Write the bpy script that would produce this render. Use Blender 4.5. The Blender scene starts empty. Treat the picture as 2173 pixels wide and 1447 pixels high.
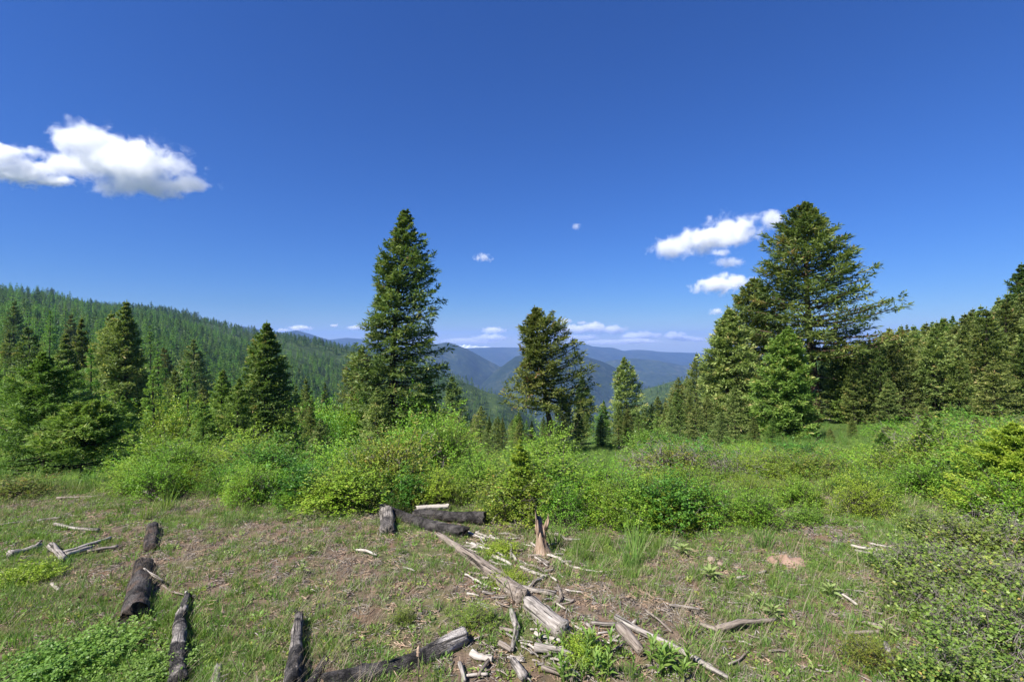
import bpy, math, random
import numpy as np
from mathutils import Vector, Matrix, Euler

# ------------------------------------------------------------------ camera, sky, sun, exposure
SC = bpy.context.scene
COL = SC.collection
F, CX, CY, CZ = 1026.0, 1086.5, 723.5, 1.75          # focal length in photo pixels, centre, eye height

cam = bpy.data.cameras.new("camera"); cam_o = bpy.data.objects.new("camera", cam); COL.objects.link(cam_o)
cam.sensor_width = 36.0; cam.lens = 36.0 * F / 2173.0
cam.clip_start = 0.05; cam.clip_end = 120000.0
cam_o.location = (0, 0, CZ); cam_o.rotation_euler = (math.radians(90), 0, 0)
SC.camera = cam_o

SUN = Vector((-0.68, -0.58, 1.05)).normalized()
SUN_EL, SUN_AZ = math.asin(SUN.z), math.atan2(SUN.x, SUN.y)
world = bpy.data.worlds.new("World"); SC.world = world; world.use_nodes = True
wn, wl = world.node_tree.nodes, world.node_tree.links
wn.clear()
w_out = wn.new("ShaderNodeOutputWorld"); w_bg = wn.new("ShaderNodeBackground"); w_sky = wn.new("ShaderNodeTexSky")
w_tint = wn.new("ShaderNodeMix"); w_tint.data_type = 'RGBA'; w_tint.blend_type = 'MULTIPLY'
w_sky.sky_type = 'NISHITA'; w_sky.sun_disc = False
w_sky.sun_elevation = SUN_EL; w_sky.sun_rotation = SUN_AZ
w_sky.altitude = 1600; w_sky.air_density = 1.5; w_sky.dust_density = 0.0; w_sky.ozone_density = 3.0
w_tint.inputs[0].default_value = 1.0; w_tint.inputs[7].default_value = (0.20, 0.42, 0.92, 1)   # deep mountain blue
w_tc = wn.new("ShaderNodeTexCoord"); w_sep = wn.new("ShaderNodeSeparateXYZ"); w_m1 = wn.new("ShaderNodeMath"); w_m2 = wn.new("ShaderNodeMath"); w_pale = wn.new("ShaderNodeMix")
w_m1.operation = 'MULTIPLY'; w_m1.inputs[1].default_value = -24.0; w_m2.operation = 'EXPONENT'; w_m2.use_clamp = True     # the blue pales towards the horizon all round
w_pale.data_type = 'RGBA'; w_pale.inputs[6].default_value = (0.20, 0.42, 0.92, 1); w_pale.inputs[7].default_value = (0.56, 0.72, 0.98, 1)
wl.new(w_tc.outputs['Generated'], w_sep.inputs[0]); wl.new(w_sep.outputs[2], w_m1.inputs[0]); wl.new(w_m1.outputs[0], w_m2.inputs[0]); wl.new(w_m2.outputs[0], w_pale.inputs[0]); wl.new(w_pale.outputs[2], w_tint.inputs[7])
w_bg.inputs['Strength'].default_value = 0.060
wl.new(w_sky.outputs[0], w_tint.inputs[6]); wl.new(w_tint.outputs[2], w_bg.inputs[0]); wl.new(w_bg.outputs[0], w_out.inputs[0])

sun = bpy.data.lights.new("sun", 'SUN'); sun.energy = 4.8; sun.angle = math.radians(0.53); sun.color = (1.0, 0.955, 0.88)
sun_o = bpy.data.objects.new("sun", sun); COL.objects.link(sun_o)
sun_o.rotation_euler = SUN.to_track_quat('Z', 'Y').to_euler(); sun_o.location = (-30, -12, 40)

SC.view_settings.view_transform = 'Standard'; SC.view_settings.look = 'None'
SC.view_settings.exposure = 1.1; SC.view_settings.gamma = 1.0
cy = SC.cycles
cy.max_bounces = 20; cy.diffuse_bounces = 3; cy.glossy_bounces = 1; cy.transmission_bounces = 4; cy.volume_bounces = 18
cy.transparent_max_bounces = 8; cy.use_denoising = True; cy.use_adaptive_sampling = True; cy.adaptive_threshold = 0.01
cy.sample_clamp_indirect = 6.0; cy.caustics_reflective = False; cy.caustics_refractive = False

# ------------------------------------------------------------------ numpy helpers
def _hash(ix, iy, seed):
    n = (ix.astype(np.int64) * 374761393 + iy.astype(np.int64) * 668265263 + seed * 1442695041) & 0xffffffff
    n = ((n ^ (n >> 13)) * 1274126177) & 0xffffffff
    return ((n ^ (n >> 16)) & 0xffff) / 65535.0
def vnoise(x, y, seed=0):
    x = np.asarray(x, float); y = np.asarray(y, float)
    ix = np.floor(x); iy = np.floor(y); fx = x - ix; fy = y - iy
    fx = fx * fx * (3 - 2 * fx); fy = fy * fy * (3 - 2 * fy)
    a = _hash(ix, iy, seed); b = _hash(ix + 1, iy, seed); c = _hash(ix, iy + 1, seed); d = _hash(ix + 1, iy + 1, seed)
    return (a + (b - a) * fx) * (1 - fy) + (c + (d - c) * fx) * fy
def fbm(x, y, seed=0, octv=4):
    s = 0.0; a = 0.5
    for o in range(octv):
        s = s + a * (vnoise(np.asarray(x) * 2 ** o, np.asarray(y) * 2 ** o, seed + o * 17) - 0.5); a *= 0.5
    return s
def ridged(x, y, seed=0, octv=5):
    s = 0.0; a = 0.5
    for o in range(octv):
        s = s + a * (1 - np.abs(2 * vnoise(np.asarray(x) * 2 ** o, np.asarray(y) * 2 ** o, seed + o * 17) - 1)); a *= 0.5
    return s
def sstep(a, b, x):
    t = np.clip((x - a) / (b - a), 0, 1); return t * t * (3 - 2 * t)
def unit(v):
    return v / np.maximum(np.linalg.norm(v, axis=-1, keepdims=True), 1e-9)

# ------------------------------------------------------------------ terrain height
T_Y = np.array([8, 14, 25, 45, 70, 120, 200, 300, 450, 700, 1000, 1400, 2000, 4000, 17000], float)
T_PX = np.array([-400, 0, 300, 600, 760, 950, 1050, 1180, 1300, 1370, 1450, 1600, 1900, 2173, 2600], float)
T_Z = np.array([
 [-.64, -1.7, -3.8, -6.5, -8, -5, 8, 25, 55, 100, 105, 20, -150, -600, -900],
 [-.64, -2.0, -4.5, -8.5, -11.5, -10, -3, 8, 32, 72, 60, -30, -200, -600, -900],
 [-.64, -2.2, -5.0, -9.5, -14, -18, -16, -10, 5, 40, 67, 20, -150, -600, -900],
 [-.64, -2.2, -5.0, -9.5, -15, -26, -38, -42, -42, -22, 13, -40, -200, -600, -900],
 [-.64, -2.1, -4.8, -9.0, -15, -28, -46, -60, -70, -60, -19, -70, -220, -600, -900],
 [-.64, -2.0, -4.5, -8.0, -14, -28, -50, -75, -105, -115, -74, -140, -300, -600, -900],
 [-.64, -1.9, -4.3, -7.8, -13.5, -28, -51, -80, -120, -145, -108, -190, -350, -620, -900],
 [-.64, -1.9, -4.2, -7.5, -13, -28, -52, -85, -130, -190, -200, -250, -350, -620, -900],
 [-.64, -1.8, -4.1, -7.0, -12, -25, -50, -80, -125, -180, -190, -235, -350, -620, -900],
 [-.64, -1.8, -4.0, -6.8, -11, -22, -45, -70, -100, -145, -160, -137, -300, -620, -900],
 [-.64, -1.8, -3.9, -6.5, -10, -20, -40, -60, -85, -110, -120, -108, -260, -620, -900],
 [-.64, -1.8, -3.5, -5.8, -8.0, -13, -22, -33, -48, -70, -75, -70, -200, -600, -900],
 [-.64, -1.7, -3.2, -5.0, -5.5, -6, -6, -8, -15, -30, -45, -80, -200, -600, -900],
 [-.64, -1.6, -3.0, -4.2, -4.5, -3, 0, 0, -8, -25, -45, -80, -200, -600, -900],
 [-.64, -1.5, -2.6, -3.0, -2.0, 2, 8, 8, 0, -20, -45, -80, -200, -600, -900]], float)
T_R = (T_PX - CX) / F
def ground_z(x, y):
    x = np.asarray(x, float); y = np.asarray(y, float)
    ye = np.maximum(np.maximum(y, np.abs(x) / 1.5), 0.02)
    r = np.clip(x / ye, T_R[0], T_R[-1] - 1e-6)
    ly = np.clip(np.log(np.maximum(ye, 8.0)), math.log(8), math.log(16999))
    LY = np.log(T_Y)
    i = np.clip(np.searchsorted(T_R, r, side='right') - 1, 0, len(T_R) - 2)
    fi = (r - T_R[i]) / (T_R[i + 1] - T_R[i]); fi = fi * fi * (3 - 2 * fi) * 0.5 + fi * 0.5
    j = np.clip(np.searchsorted(LY, ly, side='right') - 1, 0, len(LY) - 2)
    fj = (ly - LY[j]) / (LY[j + 1] - LY[j])
    far = (T_Z[i, j] * (1 - fj) + T_Z[i, j + 1] * fj) * (1 - fi) + (T_Z[i + 1, j] * (1 - fj) + T_Z[i + 1, j + 1] * fj) * fi
    near = -0.08 * ye
    z = np.where(ye < 8.0, near, far)
    z = z + 0.05 * fbm(x * 1.3, y * 1.3, 3, 3) * 2 + 0.10 * fbm(x * 0.35, y * 0.35, 5, 2)
    z = z + sstep(10, 40, ye) * 1.2 * fbm(x * 0.07, y * 0.07, 7, 3)
    z = z + sstep(120, 500, ye) * 26 * fbm(x * 0.006, y * 0.006, 9, 4)
    return z
def gz(x, y): return float(ground_z(np.array([x]), np.array([y]))[0])
_MY = np.exp(np.linspace(math.log(0.8), math.log(300), 1500))
def G(px, py):
    """where the line of sight through photo pixel (px, py) meets the ground"""
    r = (px - CX) / F; t = (CY - py) / F
    h = ground_z(r * _MY, _MY) - (CZ + t * _MY)
    k = int(np.argmax(h > 0)) or len(_MY) - 1
    f = h[k - 1] / (h[k - 1] - h[k]) if h[k] != h[k - 1] else 0
    y = _MY[k - 1] + f * (_MY[k] - _MY[k - 1])
    return Vector((r * y, y, gz(r * y, y)))
def at(px, y):
    x = (px - CX) / F * y
    return Vector((x, y, gz(x, y)))
def height_for(p, top_py):
    return CZ + (CY - top_py) / F * p.y - p.z

# ------------------------------------------------------------------ mesh and object helpers
def mesh_np(name, verts, quads=None, tris=None, mats=(), tint=None, smooth=False, mat_idx=None):
    me = bpy.data.meshes.new(name)
    verts = np.asarray(verts, np.float32); nv = len(verts)
    nq = 0 if quads is None else len(quads); nt = 0 if tris is None else len(tris)
    loops = []
    if nq: loops.append(np.asarray(quads, np.int32).ravel())
    if nt: loops.append(np.asarray(tris, np.int32).ravel())
    lv = np.concatenate(loops)
    me.vertices.add(nv); me.vertices.foreach_set("co", verts.ravel())
    me.loops.add(len(lv)); me.loops.foreach_set("vertex_index", lv)
    me.polygons.add(nq + nt)
    starts = np.concatenate([np.arange(nq) * 4, nq * 4 + np.arange(nt) * 3]).astype(np.int32)
    me.polygons.foreach_set("loop_start", starts)
    if smooth: me.polygons.foreach_set("use_smooth", np.ones(nq + nt, bool))
    if mat_idx is not None: me.polygons.foreach_set("material_index", np.asarray(mat_idx, np.int32))
    for m in mats: me.materials.append(m)
    if tint is not None:
        a = me.attributes.new("tint", 'FLOAT', 'FACE'); a.data.foreach_set("value", np.asarray(tint, np.float32))
    me.update(calc_edges=True); me.validate()
    return me
def obj(name, me, parent=None, loc=(0, 0, 0), rot=(0, 0, 0), scl=(1, 1, 1)):
    o = bpy.data.objects.new(name, me); COL.objects.link(o)
    o.location = loc; o.rotation_euler = rot; o.scale = scl
    if parent is not None: o.parent = parent
    return o
def thing(name, label, cat, loc=(0, 0, 0), rot=(0, 0, 0), scl=(1, 1, 1), group=None):
    return tag(obj(name, None, None, loc, rot, scl), label, cat, group)
def tag(o, label, cat, group=None):
    o["label"] = label; o["category"] = cat
    if group: o["group"] = group
    return o
def structure(o): o["kind"] = "structure"; return o

class MB:
    """collects vertices, quads and tris of one mesh"""
    def __init__(s): s.v = []; s.q = []; s.t = []; s.n = 0; s.qt = []; s.tt = []; s.qm = []; s.tm = []
    def add(s, v, q=None, t=None, tint=0.5, mi=0):
        v = np.asarray(v, float)
        if q is not None and len(q):
            s.q.append(np.asarray(q) + s.n); s.qt.append(np.broadcast_to(tint, (len(q),))); s.qm.append(np.full(len(q), mi))
        if t is not None and len(t):
            s.t.append(np.asarray(t) + s.n); s.tt.append(np.full(len(t), tint if np.isscalar(tint) else 0.5)); s.tm.append(np.full(len(t), mi))
        s.v.append(v); s.n += len(v)
    def mesh(s, name, mats, smooth=False):
        cat = lambda l: np.concatenate(l) if l else None
        return mesh_np(name, np.concatenate(s.v), cat(s.q), cat(s.t), mats,
                       np.concatenate(s.qt + s.tt), smooth, np.concatenate(s.qm + s.tm))
def tube(mb, pts, rad, n=5, tint=0.5, mi=0, cap=True):
    pts = np.asarray(pts, float); k = len(pts); rad = np.broadcast_to(np.asarray(rad, float), (k,))
    tg = unit(np.gradient(pts, axis=0))
    ref = np.array([0, 0, 1.0]) if abs(tg[:, 2]).mean() < 0.8 else np.array([1.0, 0, 0])
    u = unit(np.cross(tg, ref)); w = np.cross(tg, u)
    a = np.arange(n) * 2 * math.pi / n
    ring = (u[:, None, :] * np.cos(a)[None, :, None] + w[:, None, :] * np.sin(a)[None, :, None]) * rad[:, None, None] + pts[:, None, :]
    v = ring.reshape(-1, 3); q = []
    for i in range(k - 1):
        for j in range(n):
            q.append((i * n + j, i * n + (j + 1) % n, (i + 1) * n + (j + 1) % n, (i + 1) * n + j))
    t = []
    if cap:
        v = np.vstack([v, pts[0], pts[-1]]); c0, c1 = k * n, k * n + 1
        for j in range(n):
            t.append((c0, (j + 1) % n, j)); t.append((c1, (k - 1) * n + j, (k - 1) * n + (j + 1) % n))
    mb.add(v, q, t, tint, mi)
def blades(base, tip, side, fold=None):
    """one diamond face per leaf or twig: arrays of base, tip and half-width vectors"""
    n = len(base); mid = base * 0.45 + tip * 0.55
    v = np.empty((n, 4, 3)); v[:, 0] = base; v[:, 1] = mid - side; v[:, 2] = tip; v[:, 3] = mid + side
    if fold is not None: v[:, 1] += fold; v[:, 3] += fold
    return v.reshape(-1, 3), np.arange(n * 4).reshape(n, 4)

# ------------------------------------------------------------------ materials
def new_mat(name):
    m = bpy.data.materials.new(name); m.use_nodes = True; nt = m.node_tree
    for n in list(nt.nodes): nt.nodes.remove(n)
    return m, nt, nt.nodes.new("ShaderNodeOutputMaterial")
def N(nt, typ, **kw):
    n = nt.nodes.new(typ)
    for k, v in kw.items():
        if k in n.inputs: n.inputs[k].default_value = v
        else: setattr(n, k, v)
    return n
def L(nt, a, b): nt.links.new(a, b)
def ramp(nt, stops, fac=None, interp='LINEAR'):
    r = nt.nodes.new("ShaderNodeValToRGB"); r.color_ramp.interpolation = interp
    els = r.color_ramp.elements
    while len(els) > 1: els.remove(els[-1])
    els[0].position = stops[0][0]; els[0].color = (*stops[0][1], 1)
    for p, c in stops[1:]:
        e = els.new(p); e.color = (*c, 1)
    if fac is not None: L(nt, fac, r.inputs[0])
    return r
def noise(nt, scale, detail=4, rough=0.55, vec=None, dist=0.0):
    n = nt.nodes.new("ShaderNodeTexNoise"); n.inputs['Scale'].default_value = scale
    n.inputs['Detail'].default_value = detail; n.inputs['Roughness'].default_value = rough; n.inputs['Distortion'].default_value = dist
    if vec is not None: L(nt, vec, n.inputs['Vector'])
    return n
def mixc(nt, fac, a, b, mode='MIX'):
    m = nt.nodes.new("ShaderNodeMix"); m.data_type = 'RGBA'; m.blend_type = mode
    for s, x in ((m.inputs[0], fac), (m.inputs[6], a), (m.inputs[7], b)):
        if hasattr(x, 'is_linked'): L(nt, x, s)
        elif isinstance(x, (tuple, list)): s.default_value = (*x, 1)
        else: s.default_value = x
    return m.outputs[2]
def math_n(nt, op, a, b=None, clamp=False):
    m = nt.nodes.new("ShaderNodeMath"); m.operation = op; m.use_clamp = clamp
    for s, x in zip(m.inputs, (a, b)):
        if x is None: continue
        if hasattr(x, 'is_linked'): L(nt, x, s)
        else: s.default_value = x
    return m.outputs[0]
def foliage_mat(name, stops, trans=0.3, rough=0.55, spec=0.25, hue=0.03, val=0.35, tcol=1.3):
    m, nt, out = new_mat(name)
    at_ = N(nt, "ShaderNodeAttribute", attribute_name="tint")
    c = ramp(nt, stops, at_.outputs['Fac']).outputs[0]
    oi = N(nt, "ShaderNodeObjectInfo")
    hs = N(nt, "ShaderNodeHueSaturation")
    h = math_n(nt, 'MULTIPLY_ADD', oi.outputs['Random'], hue); h.node.inputs[2].default_value = 0.5 - hue / 2
    r2 = math_n(nt, 'FRACT', math_n(nt, 'MULTIPLY', oi.outputs['Random'], 7.31))
    v = math_n(nt, 'MULTIPLY_ADD', r2, val); v.node.inputs[2].default_value = 1 - val / 2
    L(nt, h, hs.inputs['Hue']); L(nt, v, hs.inputs['Value']); L(nt, c, hs.inputs['Color'])
    p = N(nt, "ShaderNodeBsdfPrincipled", Roughness=rough); p.inputs['Specular IOR Level'].default_value = spec
    L(nt, hs.outputs[0], p.inputs['Base Color'])
    t = N(nt, "ShaderNodeBsdfTranslucent"); L(nt, mixc(nt, 1.0, hs.outputs[0], (tcol, tcol * 1.05, tcol * 0.6), 'MULTIPLY'), t.inputs[0])
    mx = N(nt, "ShaderNodeMixShader"); mx.inputs[0].default_value = trans
    L(nt, p.outputs[0], mx.inputs[1]); L(nt, t.outputs[0], mx.inputs[2]); L(nt, mx.outputs[0], out.inputs[0])
    return m
M = {}
M['fir'] = foliage_mat("fir_needles", [(0, (0.073, 0.113, 0.029)), (.5, (0.134, 0.188, 0.045)), (.85, (0.215, 0.251, 0.064)), (.96, (0.268, 0.244, 0.078)), (1, (0.281, 0.194, 0.083))], .30, hue=.04, val=.4)
M['fir_warm'] = foliage_mat("fir_needles_olive", [(0, (0.103, 0.151, 0.041)), (.45, (0.185, 0.244, 0.067)), (.85, (0.281, 0.326, 0.100)), (1, (0.399, 0.310, 0.140))], .30, hue=.04, val=.35)
M['fir_young'] = foliage_mat("young_fir_needles", [(0, (0.081, 0.158, 0.030)), (.5, (0.141, 0.251, 0.048)), (.85, (0.228, 0.344, 0.069)), (1, (0.376, 0.373, 0.116))], .32, hue=.03, val=.3)
M['fir_gold'] = foliage_mat("yellow_green_needles", [(0, (0.132, 0.202, 0.028)), (.5, (0.244, 0.343, 0.043)), (1, (0.450, 0.504, 0.070))], .42, hue=.02, val=.2)
M['larch'] = foliage_mat("larch_needles", [(0, (0.086, 0.173, 0.026)), (.5, (0.144, 0.276, 0.040)), (1, (0.215, 0.359, 0.061))], .32, hue=.03, val=.35)
M['far_fir'] = foliage_mat("distant_needles", [(0, (0.055, 0.109, 0.028)), (.5, (0.090, 0.163, 0.037)), (1, (0.146, 0.230, 0.053))], .2, hue=.05, val=.6)
M['shrub'] = foliage_mat("shrub_leaves", [(0, (0.114, 0.206, 0.020)), (.5, (0.208, 0.350, 0.033)), (.85, (0.309, 0.446, 0.055)), (1, (0.403, 0.459, 0.088))], .36, .5, .35, hue=.06, val=.42)
M['shrub_dark'] = foliage_mat("dark_shrub_leaves", [(0, (0.056, 0.132, 0.015)), (.5, (0.105, 0.228, 0.028)), (1, (0.182, 0.324, 0.044))], .34, .45, .4, hue=.05, val=.4)
M['shrub_olive'] = foliage_mat("olive_shrub_leaves", [(0, (0.095, 0.138, 0.018)), (.55, (0.177, 0.237, 0.033)), (.85, (0.278, 0.312, 0.050)), (1, (0.380, 0.213, 0.055))], .3, .5, .35, hue=.05, val=.4)
M['shrub_low'] = foliage_mat("leathery_low_shrub_leaves", [(0, (0.074, 0.119, 0.022)), (.5, (0.155, 0.231, 0.038)), (.85, (0.270, 0.329, 0.066)), (1, (0.365, 0.252, 0.072))], .25, .45, .4, hue=.03, val=.3)
M['shrub_red'] = foliage_mat("reddish_shrub_leaves", [(0, (.09, .13, .02)), (.5, (.17, .22, .035)), (.75, (.22, .17, .04)), (1, (.24, .09, .04))], .3, hue=.03, val=.3)
M['grass'] = foliage_mat("grass_blades", [(0, (0.083, 0.157, 0.027)), (.55, (0.147, 0.254, 0.048)), (.85, (0.225, 0.313, 0.081)), (1, (0.333, 0.324, 0.152))], .36, .55, .3, hue=.04, val=.4)
M['straw'] = foliage_mat("dry_grass", [(0, (.20, .155, .10)), (.5, (.31, .255, .18)), (1, (.43, .37, .28))], .25, .7, .15, hue=.02, val=.4)
M['forb'] = foliage_mat("forb_leaves", [(0, (.09, .165, .028)), (.5, (.165, .265, .048)), (1, (.25, .345, .08))], .38, .5, .35, hue=.035, val=.3)
M['mullein'] = foliage_mat("woolly_leaves", [(0, (.17, .23, .075)), (.5, (.25, .32, .11)), (1, (.33, .39, .16))], .3, .8, .1, hue=.02, val=.2)

def wood_mat(name, stops, stretch=(2.0, 22, 22), bump=.5, rough=.85, crack=0.0, char=None, char_scale=3.0, char_lo=.48, char_hi=.56, seg=None):
    """weathered or burnt wood; the grain runs along local X. seg = (x position, softness) where char stops"""
    m, nt, out = new_mat(name)
    tc = N(nt, "ShaderNodeTexCoord"); oi = N(nt, "ShaderNodeObjectInfo")
    off = N(nt, "ShaderNodeVectorMath", operation='ADD'); L(nt, tc.outputs['Object'], off.inputs[0])
    cmb = N(nt, "ShaderNodeCombineXYZ"); L(nt, math_n(nt, 'MULTIPLY', oi.outputs['Random'], 37.0), cmb.inputs[0]); L(nt, cmb.outputs[0], off.inputs[1])
    mp = N(nt, "ShaderNodeMapping"); mp.inputs['Scale'].default_value = stretch; L(nt, off.outputs[0], mp.inputs[0])
    g = noise(nt, 3.0, 8, .62, mp.outputs[0], .4)
    c = ramp(nt, stops, g.outputs[0]).outputs[0]
    big = noise(nt, 2.2, 5, .6, off.outputs[0])
    c = mixc(nt, math_n(nt, 'MULTIPLY', big.outputs[0], .55), c, mixc(nt, 1.0, c, (.55, .5, .46), 'MULTIPLY'))
    ck = noise(nt, 1.0, 3, .5, None); mp3 = N(nt, "ShaderNodeMapping"); mp3.inputs['Scale'].default_value = (stretch[0] * .8, stretch[1] * 2.2, stretch[2] * 2.2); L(nt, off.outputs[0], mp3.inputs[0]); L(nt, mp3.outputs[0], ck.inputs['Vector'])
    ckr = ramp(nt, [(.36, (.12, .12, .12)), (.44, (1, 1, 1))], ck.outputs[0]).outputs[0]
    c = mixc(nt, 1.0, c, ckr, 'MULTIPLY')
    hgt = math_n(nt, 'ADD', g.outputs[0], math_n(nt, 'MULTIPLY', ckr, .5))
    if char is not None:
        cn = noise(nt, char_scale, 7, .68, off.outputs[0], .6)
        f = N(nt, "ShaderNodeMapRange"); f.inputs[1].default_value = char_lo; f.inputs[2].default_value = char_hi; L(nt, cn.outputs[0], f.inputs[0])
        fac = f.outputs[0]
        if seg is not None:
            sx = N(nt, "ShaderNodeSeparateXYZ"); L(nt, tc.outputs['Object'], sx.inputs[0])
            jag = math_n(nt, 'MULTIPLY_ADD', g.outputs[0], .35); L(nt, sx.outputs[0], jag.node.inputs[2])
            f2 = N(nt, "ShaderNodeMapRange"); f2.inputs[1].default_value = seg[0] + .175 - seg[1]; f2.inputs[2].default_value = seg[0] + .175 + seg[1]; L(nt, jag, f2.inputs[0])
            fac = math_n(nt, 'MAXIMUM', f2.outputs[0], math_n(nt, 'MULTIPLY', fac, .35))
        vo = nt.nodes.new("ShaderNodeTexVoronoi"); vo.feature = 'DISTANCE_TO_EDGE'; vo.inputs['Scale'].default_value = 42
        mp2 = N(nt, "ShaderNodeMapping"); mp2.inputs['Scale'].default_value = (.8, 1.7, 1.7); wv = N(nt, 'ShaderNodeVectorMath', operation='MULTIPLY_ADD'); L(nt, noise(nt, 14, 4, .6, off.outputs[0]).outputs['Color'], wv.inputs[0]); wv.inputs[1].default_value = (.06, .06, .06); L(nt, off.outputs[0], wv.inputs[2]); L(nt, wv.outputs[0], mp2.inputs[0]); L(nt, mp2.outputs[0], vo.inputs['Vector'])
        vr = ramp(nt, [(0, (.25, .25, .25)), (.06, (1, 1, 1))], vo.outputs['Distance'])
        cc = mixc(nt, vr.outputs[0], (.004, .004, .004), mixc(nt, ramp(nt, [(.42, (0, 0, 0)), (.66, (1, 1, 1))], noise(nt, 7, 6, .7, off.outputs[0], .5).outputs[0]).outputs[0], char, (.12, .108, .10)))
        c = mixc(nt, fac, cc, c)
        hgt = math_n(nt, 'ADD', hgt, math_n(nt, 'MULTIPLY', vr.outputs[0], .6))
    p = N(nt, "ShaderNodeBsdfPrincipled", Roughness=rough); p.inputs['Specular IOR Level'].default_value = .2
    L(nt, c, p.inputs['Base Color'])
    b = N(nt, "ShaderNodeBump"); b.inputs['Strength'].default_value = bump; b.inputs['Distance'].default_value = .012; L(nt, hgt, b.inputs['Height'])
    L(nt, b.outputs[0], p.inputs['Normal']); L(nt, p.outputs[0], out.inputs[0])
    return m
GREY = [(.30, (.075, .064, .056)), (.45, (.25, .225, .20)), (.62, (.42, .385, .35)), (.8, (.52, .49, .46))]
M['grey_wood'] = wood_mat("weathered_wood", GREY)
M['tan_wood'] = wood_mat("tan_dead_wood", [(.28, (.07, .055, .045)), (.46, (.21, .175, .145)), (.65, (.33, .285, .245)), (.82, (.43, .39, .35))])
M['pale_wood'] = wood_mat("bleached_wood", [(.25, (.25, .21, .18)), (.5, (.46, .42, .37)), (.75, (.62, .58, .53))])
M['char'] = wood_mat("charred_wood", GREY, char=(.018, .016, .015), char_lo=.60, char_hi=.72, bump=.9)
M['char_ash'] = wood_mat("charred_wood_with_ash", GREY, char=(.016, .015, .015), char_scale=5, char_lo=.50, char_hi=.62, bump=.9)
M['char_brown'] = wood_mat("charred_brown_wood", [(.3, (.05, .033, .025)), (.5, (.11, .075, .055)), (.7, (.17, .13, .10))], char=(.014, .012, .011), char_scale=4, char_lo=.46, char_hi=.62, bump=.9)
M['char_end'] = wood_mat("half_charred_wood", [(.28, (.16, .145, .13)), (.45, (.33, .30, .27)), (.62, (.47, .44, .41)), (.8, (.58, .55, .52))], char=(.014, .013, .013), char_lo=.62, char_hi=.75, bump=.8, seg=(.28, .05))
M['rot_wood'] = wood_mat("rotten_orange_wood", [(.25, (.16, .10, .065)), (.42, (.34, .235, .16)), (.6, (.46, .345, .25)), (.8, (.56, .47, .38))], stretch=(3, 18, 18))
M['bark'] = wood_mat("fir_bark", [(.25, (.02, .016, .013)), (.5, (.055, .042, .034)), (.75, (.11, .088, .07))], stretch=(14, 14, 2.5), bump=.8)
M['bark_red'] = wood_mat("red_brown_bark", [(.25, (.06, .035, .024)), (.5, (.16, .10, .07)), (.75, (.27, .19, .14))], stretch=(8, 8, 1.5), bump=.8)
M['twig'] = wood_mat("shrub_twigs", [(.25, (.05, .04, .032)), (.5, (.11, .09, .075)), (.75, (.2, .17, .145))], stretch=(9, 9, 9), bump=.1)
M['dead_twig'] = wood_mat("dead_grey_twigs", [(.25, (.15, .125, .11)), (.5, (.26, .225, .205)), (.75, (.39, .355, .335))], stretch=(9, 9, 9), bump=.1)

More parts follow.
